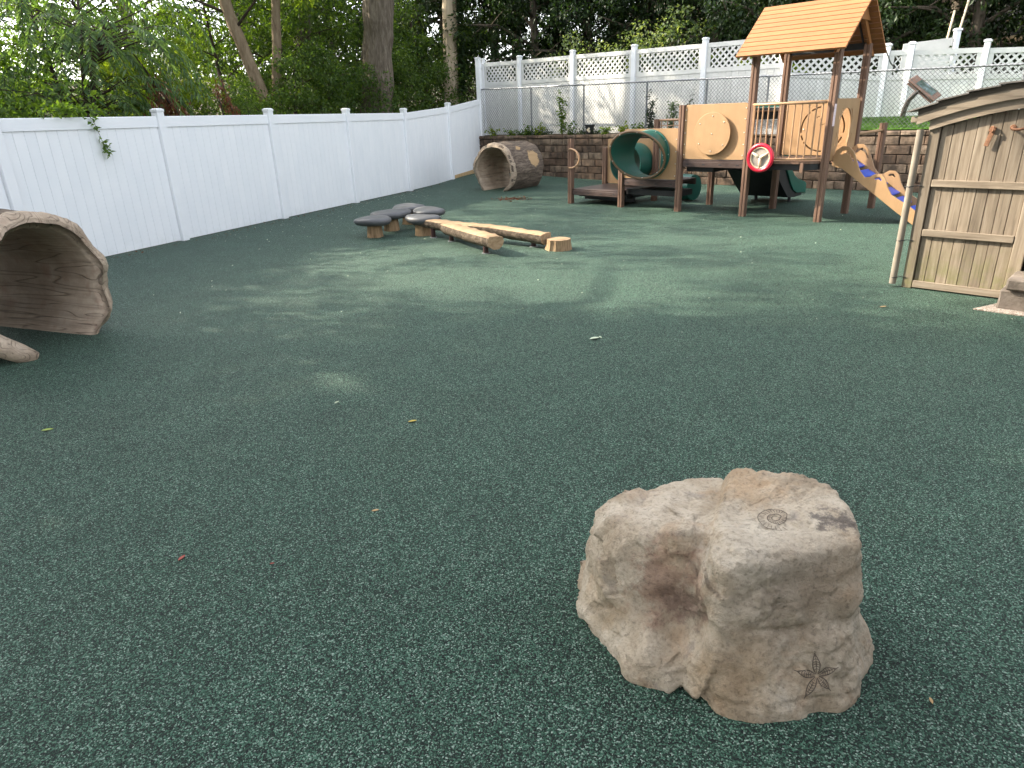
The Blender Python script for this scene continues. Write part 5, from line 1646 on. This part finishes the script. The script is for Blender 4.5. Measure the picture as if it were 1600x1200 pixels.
K_pale = TreeKind(18, M['leaf_pale'], M['twig'], 1500, 0.13, h=4.2, crown0=1.6, crown_r=1.9, trunk_r=0.05, n_limb=12, clump_r=0.36, flat=0.5, aspect=0.7)
K_sap = TreeKind(17, M['leaf'], M['twig'], 6500, 0.09, h=6.0, crown0=1.2, crown_r=1.7, trunk_r=0.07, n_limb=16, clump_r=0.42, flat=0.55)

def fp(L, D, z=None):
    p = F0 + FD * L + FN * D
    return Vector((p.x, p.y, -0.05 + 0.02 * max(D, 0) if z is None else z))
rt = random.Random(42)

# --- the row of shrubs right behind the white fence
fence_shrubs = [(-4.6, 2.2, K_bush, 1.0), (-2.9, 2.3, K_bush2, 0.95), (-1.4, 3.0, K_bush, 1.15), (0.6, 3.4, K_bush, 0.85), (2.3, 2.5, K_lime, 0.85), (3.2, 3.4, K_lime, 0.95), (3.9, 2.3, K_bush2, 0.66),
                (5.0, 2.6, K_bush, 0.72), (6.2, 2.3, K_bush2, 0.9), (7.6, 2.3, K_bush2, 0.92), (8.8, 2.6, K_bush, 0.95), (10.2, 2.3, K_bush2, 0.95), (11.6, 2.3, K_bush2, 1.0)]
shrub_lab = ['leafy shrub behind the white fence before the first full bay', 'dark small leaved shrub behind the first visible fence bay', 'leafy shrub behind the vine that hangs over the fence',
             'leafy shrub among the feathery trees behind the fence', 'yellow green shrub glowing in backlight beside the dead brown branch', 'lime green shrub between the dead brown branch and the leaning trunk', 'dark shrub between the leaning trunk and the thin straight trunk',
             'mid green shrub behind the thin straight trunk', 'dark shrub filling the gap between thin trunk and massive trunk', 'dark shrub close to the massive trunk, on its thin trunk side', 'mid green shrub on the pale trunk side of the massive trunk',
             'dark shrub below the bare pale trunk', 'dark shrub crowding the tall corner post of the white fence']
for (L, D, k, s), lab in zip(fence_shrubs, shrub_lab):
    plant_tree(k, 'shrub', lab, 'shrub', fp(L, D), rt.uniform(0, 6.28), s, 'shrubs behind the white vinyl fence')
# --- second row, taller
row2 = [(0.8, 6.2, K_bush, 1.1), (3.0, 4.8, K_sap, 0.85), (6.6, 4.8, K_sap, 0.95), (8.8, 4.6, K_bush2, 1.45), (10.8, 4.6, K_sap, 1.05), (12.6, 4.0, K_bush2, 1.4), (14.2, 3.2, K_bush2, 1.4)]
for L, D, k, s in row2:
    plant_tree(k, 'sapling', 'slender green sapling in the second row behind the white fence', 'tree', fp(L, D), rt.uniform(0, 6.28), s, 'saplings in the second row behind the white fence')

# --- trees whose trunks show
def trunk_tree(label, pts, rads, bark, crown, group=None, leafmat='leaf', n_leaf=7000, size=0.13, name='tree', seed=0, nseg=12):
    base = Vector(pts[0])
    t = thing(name, label, 'tree', base)
    P = [Vector(p) - base for p in pts]
    # resample smoothly
    d = [0]
    for a, b in zip(P[:-1], P[1:]): d.append(d[-1] + (b - a).length)
    path, rr = [], []
    rng = random.Random(seed)
    for i in range(nseg * 2 + 1):
        u = d[-1] * i / (nseg * 2); j = max(k for k in range(len(d) - 1) if d[k] <= u + 1e-9); f = (u - d[j]) / (d[j + 1] - d[j])
        path.append(P[j].lerp(P[j + 1], f) + Vector((rng.uniform(-1, 1), rng.uniform(-1, 1), 0)) * 0.10 * rads[0]); rr.append(lerp(rads[j], rads[j + 1], f) * (1 + 0.04 * rng.uniform(-1, 1)))
    ns_, nl_ = (84, 120) if rads[0] > 0.2 else (36, 60)
    ti = np.linspace(0, len(path) - 1, nl_); PA = np.array([tuple(p) for p in path]); ax_ = np.linspace(0, 2 * PI, ns_, endpoint=False)
    cc = np.stack([np.interp(ti, np.arange(len(path)), PA[:, k]) for k in range(3)], -1); rc = np.interp(ti, np.arange(len(path)), rr)
    Zg, Ag = np.meshgrid(cc[:, 2], ax_, indexing='ij')
    cyc = np.stack([np.cos(Ag) * 5.5, np.sin(Ag) * 5.5, Zg * 1.1 + seed], -1)
    ridge = np.abs(vnoise(cyc, seed)) + 0.5 * np.abs(vnoise(cyc * np.array([2.1, 2.1, 1.6]), seed + 2))
    rg = rc[:, None] * (1 + (0.10 if bark == 'bark' else 0.05) * (ridge - 0.4))
    VV = np.stack([cc[:, 0][:, None] + rg * np.cos(Ag), cc[:, 1][:, None] + rg * np.sin(Ag), Zg], -1).reshape(-1, 3)
    ii = np.arange(ns_ * nl_).reshape(nl_, ns_); jj = np.roll(ii, -1, 1)
    link(bpy.data.objects.new('trunk', np_mesh('trunk', VV, np.stack([ii[:-1], jj[:-1], jj[1:], ii[1:]], -1).reshape(-1, 4), M[bark], True)), t)
    top = P[-1]
    nrng = np.random.default_rng(seed + 5)
    C, R_ = [], []
    br = MB()
    for k in range(crown[0]):
        a = rng.uniform(0, 2 * PI); rr_ = crown[1] * math.sqrt(rng.random()); z = rng.uniform(crown[2], crown[3])
        c = Vector((top.x + rr_ * math.cos(a), top.y + rr_ * math.sin(a), z))
        f = min(max((z - 0.8) / top.z, 0.3), 1.0); i = min(int(f * nseg * 2), nseg * 2)
        br.tube([path[i], path[i].lerp(c, 0.5) + Vector((0, 0, 0.15)), c], [max(rr[i] * 0.28, 0.012), 0.02, 0.008], 5, cap=False)
        for _ in range(3):
            C.append(tuple(c + Vector((rng.gauss(0, .5), rng.gauss(0, .5), rng.gauss(0, .3))))); R_.append(rng.uniform(0.4, 0.75))
    br.obj('branches', M['twig'], t, smooth=True)
    V, T = clump_leaves(np.array(C), np.array(R_), int(n_leaf / len(C)), size, nrng)
    link(bpy.data.objects.new('crown', tri_mesh('crown', V, T, M[leafmat])), t)
    return t
trunk_tree('tree with a slim tan trunk leaning over towards the sky corner', [(-4.95, 17.2, 0), (-5.45, 17.1, 1.9), (-6.06, 17.0, 4.26), (-6.7, 16.9, 7.4)], [0.17, 0.15, 0.125, 0.08], 'bark_tan', (12, 2.4, 4.6, 8.2), leafmat='leaf_lime', seed=21)
trunk_tree('tree with a thin straight tan trunk rising behind the white fence', [(-5.47, 17.6, 0), (-5.44, 17.5, 1.88), (-5.05, 17.5, 4.3), (-4.8, 17.5, 7.5)], [0.125, 0.115, 0.095, 0.06], 'bark_tan', (10, 2.0, 5.0, 8.2), leafmat='leaf', seed=22)
trunk_tree('tree with a dark trunk half hidden by leaves behind the thin straight one', [(-5.5, 22, 0.2), (-5.76, 22, 2.96), (-5.6, 22, 5.2), (-5.4, 22, 9)], [0.27, 0.24, 0.21, 0.13], 'bark', (14, 3.0, 5.5, 10), leafmat='leaf', seed=23)
trunk_tree('massive straight tree trunk with furrowed grey brown bark', [(-3.50, 20, -0.1), (-3.47, 20, 1.8), (-3.32, 20, 3.1), (-3.15, 20, 4.6), (-2.9, 20, 9)], [0.47, 0.43, 0.405, 0.39, 0.30], 'bark', (16, 3.8, 6.5, 12), leafmat='leaf_dark', seed=24, n_leaf=9000)
pale = trunk_tree('bare pale broken trunk with ivy climbing one side', [(-1.75, 25, 0.8), (-1.69, 25, 3.5), (-1.58, 25, 5.3), (-1.5, 25, 9)], [0.26, 0.235, 0.225, 0.17], 'bark_pale', (8, 2.6, 7.0, 10), leafmat='leaf_dark', seed=25, n_leaf=4000)
rng = np.random.default_rng(9)
n = 900; zz = rng.uniform(0.3, 6.2, n); aa = rng.uniform(-1.1, 0.9, n)
P = np.stack([0.1 + 0.02 * zz + 0.28 * np.cos(aa) + rng.normal(0, .04, n), 0.25 * np.sin(aa) - 0.05, zz], -1)
A = unit(np.stack([np.cos(aa), np.sin(aa) - 0.5, rng.normal(-0.4, 0.4, n)], -1) + rng.normal(0, 0.3, (n, 3)))
V, T = leaves_arrays(P, A, rng.uniform(0.09, 0.16, n), rng.uniform(0.08, 0.13, n), rng)
link(bpy.data.objects.new('ivy', tri_mesh('ivy', V, T, M['leaf_dark'])), pale)

# --- compound-leaved tree with drooping fronds by the vine
def frond_tree(label, base, seed, h=3.9):
    rng = random.Random(seed); nrng = np.random.default_rng(seed)
    t = thing('frond_tree', label, 'tree', base)
    w = MB(); P, A, L, W = [], [], [], []
    stems = []
    for k in range(4):
        a = rng.uniform(0, 6.28); e = Vector((math.cos(a) * 0.8, math.sin(a) * 0.8, h * rng.uniform(0.8, 1.05)))
        path = [Vector((0, 0, 0)), Vector((e.x * 0.2, e.y * 0.2, h * 0.35)), Vector((e.x * 0.6, e.y * 0.6, h * 0.7)), e]
        w.tube(path, [0.055, 0.045, 0.032, 0.015], 7); stems.append(path)
    fr = MB()
    for k in range(150):
        path = stems[k % 4]; f = rng.uniform(0.42, 1.0) * 3; i = min(int(f), 2); p = path[i].lerp(path[i + 1], f - i)
        a = rng.uniform(0, 6.28); ln = rng.uniform(0.75, 1.35)
        br_ = Vector((math.cos(a), math.sin(a), rng.uniform(0.1, 0.6))) * rng.uniform(0.2, 0.9)
        w.tube([p, p + br_], [0.012, 0.006], 4, cap=False)
        p = p + br_
        pts = []
        for j in range(10):
            u = j / 9
            pts.append(p + Vector((math.cos(a) * ln * u * (1 - 0.25 * u), math.sin(a) * ln * u * (1 - 0.25 * u), ln * (0.30 * u - 0.95 * u * u))))
        w.tube(pts[::3], [0.006, 0.005, 0.004, 0.002], 3, cap=False)
        for j in range(1, 10):
            d = (pts[j] - pts[j - 1]).normalized(); sd = Vector((d.y, -d.x, 0)).normalized()
            q_ = pts[j] + Vector(base)
            if q_.z < 2.05 and (q_ - F0).dot(FN) < 0.25: continue
            for sg in (-1, 1):
                for sub in (0, 0.5):
                    P.append(tuple(pts[j].lerp(pts[j - 1], sub))); ax = (sd * sg * 0.8 + d * 0.55 + Vector((0, 0, -0.45))).normalized(); A.append(tuple(ax)); L.append(rng.uniform(0.12, 0.19)); W.append(rng.uniform(0.030, 0.045))
    w.obj('trunk', M['twig'], t, smooth=True)
    V, T = leaves_arrays(np.array(P), np.array(A), np.array(L), np.array(W), nrng, 0.1)
    link(bpy.data.objects.new('crown', tri_mesh('crown', V, T, M['leaf_blue'])), t)
frond_tree('feathery tree with long drooping compound leaves above the hanging vine', (-7.0, 11.95, 0.0), 31, 3.9)
frond_tree('feathery compound leaved tree in the bright sky corner of the view', (-9.4, 13.2, 0.0), 32, 2.7)

# --- dead brown foliage hanging behind the fence
db = thing('dead_branch', 'dead branch hung with rust brown leaves just above the white fence', 'branch', (-5.75, 12.75, 1.0))
rng = np.random.default_rng(77); n = 950
u = rng.random(n)
P = np.stack([-0.25 + 0.7 * u + rng.normal(0, .10, n), rng.normal(0, .15, n), 0.45 + 1.05 * (1 - u) * rng.uniform(0.45, 1, n) + rng.normal(0, .07, n)], -1)
A = unit(rng.normal(0, .45, (n, 3)) + np.array([0.1, 0, -1.0]))
V, T = leaves_arrays(P, A, rng.uniform(0.07, 0.13, n), rng.uniform(0.022, 0.04, n), rng)
link(bpy.data.objects.new('dead_leaves', tri_mesh('dead_leaves', V, T, M['leaf_brown'])), db)
MB().tube([(0.5, 0, -1.05), (0.35, 0, 0.4), (-0.1, 0, 1.2), (-0.5, 0, 1.9)], [0.035, 0.03, 0.02, 0.01], 6).obj('stem', M['twig'], db, smooth=True)
db2 = thing('dead_branch', 'smaller dead branch with brown leaves beside the leaning trunk', 'branch', (-5.25, 14.0, 1.35))
V, T = leaves_arrays(P[:260] * np.array([0.5, 0.6, 0.8]), A[:260], rng.uniform(0.07, 0.12, 260), rng.uniform(0.02, 0.035, 260), rng)
link(bpy.data.objects.new('dead_leaves', tri_mesh('dead_leaves', V, T, M['leaf_brown'])), db2)
MB().tube([(0.2, 0, -1.5), (0.15, 0, 0.2), (-0.1, 0, 1.4)], [0.02, 0.016, 0.008], 6).obj('stem', M['twig'], db2, smooth=True)

# --- woods behind, left of the corner
back_left = [(5.0, 12.5, K_broad, 0.9), (8.5, 9.5, K_broad, 1.0), (11.5, 8.0, K_broad, 1.0), (14.5, 6.8, K_dark, 1.0),
             (6.0, 15, K_broad, 1.2), (12.0, 13.5, K_tall, 1.0), (17, 10, K_tall, 1.05), (18, 4.0, K_dark, 1.0), (21, 16, K_tall, 1.2), (9, 22, K_broad, 1.4), (27, 8, K_tall, 1.25)]
for L, D, k, s in back_left:
    plant_tree(k, 'woodland_tree', 'leafy woodland tree deep behind the white fence and its shrubs', 'tree', fp(L, D), rt.uniform(0, 6.28), s, 'woodland trees beyond the white fence')
# --- dark woods behind the lattice fence
for i in range(9):
    s_ = -4.6 + i * 2.3; p = wallp(s_ + rt.uniform(-0.4, 0.4), 5.0 + max(0, s_ - 3) * 0.36 + rt.uniform(-0.4, 0.8), 0.9)
    plant_tree(K_dark, 'woodland_tree', 'dark dense woodland tree close behind the lattice fence', 'tree', p, rt.uniform(0, 6.28), rt.uniform(0.8, 0.95), 'front row of dark trees behind the lattice fence')
for i in range(9):
    p = wallp(-7 + i * 3.0 + rt.uniform(-0.5, 0.5), 9.6 + 0.2 * i + rt.uniform(-0.8, 0.8), 2.2)
    plant_tree(K_tall if i % 2 else K_dark, 'woodland_tree', 'tall dark woodland tree on the slope behind the front row', 'tree', p, rt.uniform(0, 6.28), rt.uniform(0.9, 1.1), 'back row of dark trees on the slope')
for i in range(8):
    p = wallp(-9 + i * 4.2, 13.5 + rt.uniform(-1, 1), 4.0)
    plant_tree(K_tall, 'woodland_tree', 'distant dark tree high on the wooded slope', 'tree', p, rt.uniform(0, 6.28), rt.uniform(1.0, 1.2), 'distant trees high on the slope')
for (x, y, k, s) in [(-3.2, 31, K_tall, 1.0), (-0.2, 29, K_dark, 1.05), (2.4, 30, K_tall, 0.95), (5.4, 28.5, K_dark, 1.0), (0.8, 35, K_tall, 1.2), (-6, 36, K_tall, 1.2), (1.2, 25.8, K_dark, 0.85)]:
    plant_tree(k, 'woodland_tree', 'dark woodland tree closing the gap behind the corner of the two white fences', 'tree', (x, y, 1.8), rt.uniform(0, 6.28), s, 'dark trees behind the fence corner')
# --- lighter bushes peeking over the lattice fence
lp = [(-2.4, 2.5, K_pale, 0.66, 'sunlit pale leaved bush peeking over the second lattice bay'), (0.1, 2.7, K_pale, 0.72, 'sunlit pale leaved bush over the middle lattice bays'), (3.3, 2.2, K_lime, 0.66, 'bright green bush beside the orange roof eave, behind the lattice')]
for s_, o_, k, sc_, lab in lp:
    plant_tree(k, 'bush', lab, 'bush', wallp(s_, o_, 1.0), rt.uniform(0, 6.28), sc_)
# --- trees standing outside the view beyond the fence, whose shade lies over the near playground
for (x, y, k, s) in [(-11, 3.4, K_tall, 1.1), (-10.2, -1.0, K_tall, 1.15), (-13.5, 6.8, K_tall, 1.1), (-15, 3.6, K_tall, 1.3), (-14.0, -3.5, K_tall, 1.2), (-9.3, 5.6, K_dark, 0.75), (-9.1, 1.0, K_dark, 0.8), (-8.7, -5.0, K_tall, 1.1), (-18, 8.5, K_tall, 1.2), (-12.0, 15.7, K_broad, 1.08), (-11.9, 8.4, K_tall, 1.0), (-13.0, 1.5, K_tall, 1.3), (-9.4, 10.7, K_sap, 0.95), (-16.5, 6.2, K_tall, 1.35)]:
    plant_tree(k, 'shade_tree', 'tall shade tree beyond the white fence out of view', 'tree', (x, y, 0), rt.uniform(0, 6.28), s, 'shade trees beyond the white fence', s * (1.3 if k is K_tall else 1.0))

# --- vine hanging over the white fence
vn = thing('hanging_vine', 'green vine spilling over the white fence top with a trailing tip', 'vine', F0 + FD * (-1.42) + Vector((0, 0, 1.83)), PI / 2 - FA)
rng = np.random.default_rng(3); n = 240
x = rng.normal(-0.02, 0.19, n); y = rng.normal(0.03, 0.10, n); z = 0.10 + rng.normal(0, 0.045, n) - 0.25 * np.abs(x) ** 2
tail = rng.random(26); tx = 0.26 + 0.10 * tail; tz = 0.02 - 0.42 * tail
P = np.concatenate([np.stack([x, y, z], -1), np.stack([tx + rng.normal(0, .015, 26), -0.07 + rng.normal(0, .012, 26), tz], -1), np.stack([0.37 + rng.normal(0, .03, 20), -0.075 + rng.normal(0, .012, 20), -0.42 + rng.normal(0, .035, 20)], -1)])
A = unit(rng.normal(0, .6, P.shape) + np.array([0, -0.4, -0.3]))
V, T = leaves_arrays(P, A, rng.uniform(0.045, 0.085, len(P)), rng.uniform(0.03, 0.055, len(P)), rng)
link(bpy.data.objects.new('vine_leaves', tri_mesh('vine_leaves', V, T, M['leaf'])), vn)
MB().tube([(-0.5, 0.3, -0.4), (-0.2, 0.1, 0.08), (0.15, -0.03, 0.07), (0.27, -0.07, -0.02), (0.37, -0.075, -0.46)], [0.008, 0.007, 0.006, 0.004, 0.002], 5).obj('stem', M['twig'], vn, smooth=True)

# --- climbing weeds on the chain link, and low weeds along the wall top
def climber(s, off, h, wdt, nl, lab, mat='leaf', seed=1, tall=True):
    t = thing('climbing_weed' if tall else 'weed', lab, 'plant', wallp(s, off, 1.15))
    rng = np.random.default_rng(seed); C = []
    m = MB(); P, A = [], []
    for k in range(5 if tall else 7):
        a = rng.uniform(0, 6.28); top = Vector((math.cos(a) * wdt * rng.uniform(.2, 1), math.sin(a) * wdt * 0.5 * rng.uniform(.2, 1), h * rng.uniform(0.45, 1.0)))
        pts = [Vector((0, 0, -0.02)), top * 0.35 + Vector((rng.normal(0, .03), 0, 0)), top * 0.7 + Vector((rng.normal(0, .04), rng.normal(0, .03), 0)), top]
        m.tube(pts, [0.006, 0.005, 0.004, 0.002], 4, cap=False)
        for _ in range(nl // (5 if tall else 7)):
            u = rng.uniform(0.08, 1) * 3; i = min(int(u), 2); q = pts[i].lerp(pts[i + 1], u - i)
            q = q + Vector((rng.normal(0, .035), rng.normal(0, .035), rng.normal(0, .02))); P.append(tuple(q)); A.append((rng.normal(0, 1), rng.normal(0, 1) - 0.3, rng.normal(-0.1, .5)))
    m.obj('stem', M['twig'], t)
    P = np.array(P); A = unit(np.array(A)); n = len(P)
    V, T = leaves_arrays(P, A, rng.uniform(0.05, 0.11, n), rng.uniform(0.03, 0.06, n), rng)
    link(bpy.data.objects.new('leaf_spray', tri_mesh('leaf_spray', V, T, M[mat])), t)
climber(-1.62, 0.14, 1.18, 0.13, 330, 'tall leafy weed climbing the chain link near the plant pot', 'leaf', 1)
climber(1.02, 0.30, 1.12, 0.16, 300, 'dark leafy vine on the chain link above the green crawl tube', 'leaf_dark', 2)
climber(1.55, 0.42, 0.98, 0.20, 230, 'bushy grey green weed between two chain link vines', 'leaf_blue', 3)
climber(2.05, 0.36, 0.95, 0.12, 130, 'slim leafy weed by the chain link post above the disc panel', 'leaf_dark', 4)
climber(2.45, 0.36, 0.85, 0.14, 130, 'sparse leafy weed furthest along the chain link above the disc panel', 'leaf_dark', 5)
wl_ = [(-4.2, 'thin weed near the white corner post on the block wall'), (-3.5, 'second low weed from the corner on the block wall'), (-2.9, 'low weed under the first chain link bay post'), (-2.45, 'bushy low weed midway along the soil strip'),
       (-1.35, 'low weed at the foot of the tall climbing weed'), (-0.2, 'low weed just past the black plant pot'), (0.35, 'low weed on the wall above the hand loop post'), (0.75, 'low weed beside the dark chain link vine'), (3.4, 'low weed above the wall behind the tower railing')]
for k, (s, lab) in enumerate(wl_):
    climber(s, 0.13, [0.26, 0.2, 0.3, 0.36, 0.34, 0.26, 0.3, 0.3, 0.25][k], 0.24, 110, lab, 'leaf' if k % 3 else 'leaf_lime', 10 + k, False)
# low ground cover in the soil strip
rng = np.random.default_rng(15); n = 5200
s = rng.uniform(-4.9, 4.9, n); keep = vnoise(np.stack([s * 1.1, s * 0, s * 0], -1), 5) > -0.25
s = s[keep]; n = len(s); o_ = rng.uniform(0.06, 0.55, n); z = 1.15 + np.abs(rng.normal(0, .055, n))
P = np.stack([W0.x + WD.x * s + WN.x * o_, W0.y + WD.y * s + WN.y * o_, z], -1)
A = unit(rng.normal(0, .7, (n, 3)) + np.array([0, 0, 0.3]))
V, T = leaves_arrays(P, A, rng.uniform(0.03, 0.08, n), rng.uniform(0.02, 0.045, n), rng)
o = link(bpy.data.objects.new('ground_cover', tri_mesh('ground_cover', V, T, M['leaf_dark'])))
tag(o, 'low dark green ground cover in the soil strip on top of the block wall', 'ground cover', kind='stuff')

# ------------------------------------------------------------------ fallen leaves and litter
def fallen(p, size, rz, col, lab, curl=0.3):
    m = MB(); n_ = 7; vs = []
    for i in range(n_):
        u = i / (n_ - 1); w = math.sin(PI * (0.06 + 0.90 * u)) * 0.42
        for v in (-1, -0.5, 0, 0.5, 1):
            vs.append(((u - 0.5) * size, v * w * size / 2, 0.003 + curl * size * (0.5 * (abs(v) ** 1.6) * w + 0.35 * (u - 0.5) ** 2)))
    fs = [[i * 5 + j, i * 5 + j + 1, (i + 1) * 5 + j + 1, (i + 1) * 5 + j] for i in range(n_ - 1) for j in range(4)]
    t = 0.0022
    nb = len(vs); vs += [(x, y, z - t) for x, y, z in vs]; fs += [[f[3] + nb, f[2] + nb, f[1] + nb, f[0] + nb] for f in fs]
    o = m.add(vs, fs).obj('fallen_leaf', col, smooth=True)
    o.location = (p[0], p[1], 0.003); o.rotation_euler = (rt.uniform(-0.08, 0.08), rt.uniform(-0.08, 0.08), rz)
    return tag(o, lab, 'leaf')
Lf = {k: simple('fallen_' + k, a, b, 20, 0.7, 0.1) for k, a, b in (('pale', (0.45, 0.52, 0.36), (0.62, 0.66, 0.50)), ('yellow', (0.42, 0.30, 0.04), (0.55, 0.42, 0.09)), ('red', (0.26, 0.05, 0.04), (0.36, 0.10, 0.07)), ('tan', (0.36, 0.23, 0.10), (0.5, 0.34, 0.17)), ('lime', (0.20, 0.27, 0.05), (0.3, 0.38, 0.08)))}
fallen((0.66, 5.03), 0.085, 0.4, Lf['pale'], 'pale green fallen leaf alone on open rubber midway to the shed', 0.5)
fallen((0.71, 5.06), 0.04, 1.9, Lf['pale'], 'tiny pale leaf scrap touching the pale green fallen leaf', 0.5)
fallen((-0.59, 3.59), 0.05, 0.3, Lf['yellow'], 'yellow fallen leaf on the rubber between the big log and the boulder')
fallen((-1.38, 2.32), 0.036, 1.2, Lf['red'], 'red fallen leaf scrap on the rubber, well away from the boulder')
fallen((-1.11, 3.92), 0.034, 0.9, Lf['pale'], 'small cream leaf scrap behind the yellow fallen leaf')
fallen((-0.64, 2.63), 0.032, 0.2, Lf['tan'], 'small tan leaf scrap between the yellow leaf and the boulder')
fallen((-2.77, 3.65), 0.06, 0.5, Lf['lime'], 'yellow green leaf lying near the hollow log toe', 0.3)
fallen((3.25, 5.64), 0.06, 0.2, Lf['tan'], 'orange tan leaf on the rubber in front of the shed')
fallen((1.2, 1.48), 0.022, 1.4, Lf['tan'], 'tiny tan leaf scrap beside the boulder base')
fallen((-0.99, 2.26), 0.018, 0.3, Lf['red'], 'tiny reddish scrap a hand span from the red fallen leaf')
# heap of dry leaves before the far tunnel
rng = np.random.default_rng(8); n = 130
P = np.stack([0.14 + rng.normal(0, 0.17, n), 14.9 + rng.normal(0, 0.13, n), np.abs(rng.normal(0.012, .012, n)) + 0.003], -1)
A = unit(rng.normal(0, 1, (n, 3)) * np.array([1, 1, 0.3]))
V, T = leaves_arrays(P, A, rng.uniform(0.03, 0.07, n), rng.uniform(0.025, 0.045, n), rng)
o = link(bpy.data.objects.new('leaf_litter', tri_mesh('leaf_litter', V, T, M['leaf_brown'])))
tag(o, 'small scatter of dry brown leaves on the rubber before the whole log tunnel', 'leaf litter', kind='stuff')
n = 260
l_ = rng.uniform(-6, 10.2, n); d_ = np.abs(rng.normal(0, 0.22, n)) + 0.04
x = F0.x + FD.x * l_ - FN.x * d_; y = F0.y + FD.y * l_ - FN.y * d_
P = np.stack([x, y, gz(x, y) + 0.005], -1)
A = unit(rng.normal(0, 1, (n, 3)) * np.array([1, 1, 0.2]))
V, T = leaves_arrays(P, A, rng.uniform(0.015, 0.05, n), rng.uniform(0.010, 0.028, n), rng)
o = link(bpy.data.objects.new('fence_litter', tri_mesh('fence_litter', V, T, M['leaf_brown'])))
tag(o, 'thin drift of small brown leaf bits along the foot of the white fence', 'leaf litter', kind='stuff')
# pale petals and seed flecks blown over the far surface
n = 420
x = rng.uniform(-4, 6, n); y = rng.uniform(5, 17, n); ok = (x - F0.x) * FN.x + (y - F0.y) * FN.y < -0.1
near_f = rng.random(n) < 0.55
d_ = np.abs(rng.normal(0, 0.8, n)) + 0.1; l_ = rng.uniform(0, 9, n)
x = np.where(near_f, F0.x + FD.x * l_ - FN.x * d_, x); y = np.where(near_f, F0.y + FD.y * l_ - FN.y * d_, y); ok = ok | near_f
P = np.stack([x, y, gz(x, y) + 0.004], -1)[ok]; n = len(P)
A = unit(rng.normal(0, 1, (n, 3)) * np.array([1, 1, 0.25]))
V, T = leaves_arrays(P, A, rng.uniform(0.010, 0.028, n), rng.uniform(0.008, 0.02, n), rng)
o = link(bpy.data.objects.new('petal_litter', tri_mesh('petal_litter', V, T, Lf['pale'])))
tag(o, 'tiny pale petals and seed flecks strewn over the rubber surface', 'petal litter', kind='stuff')
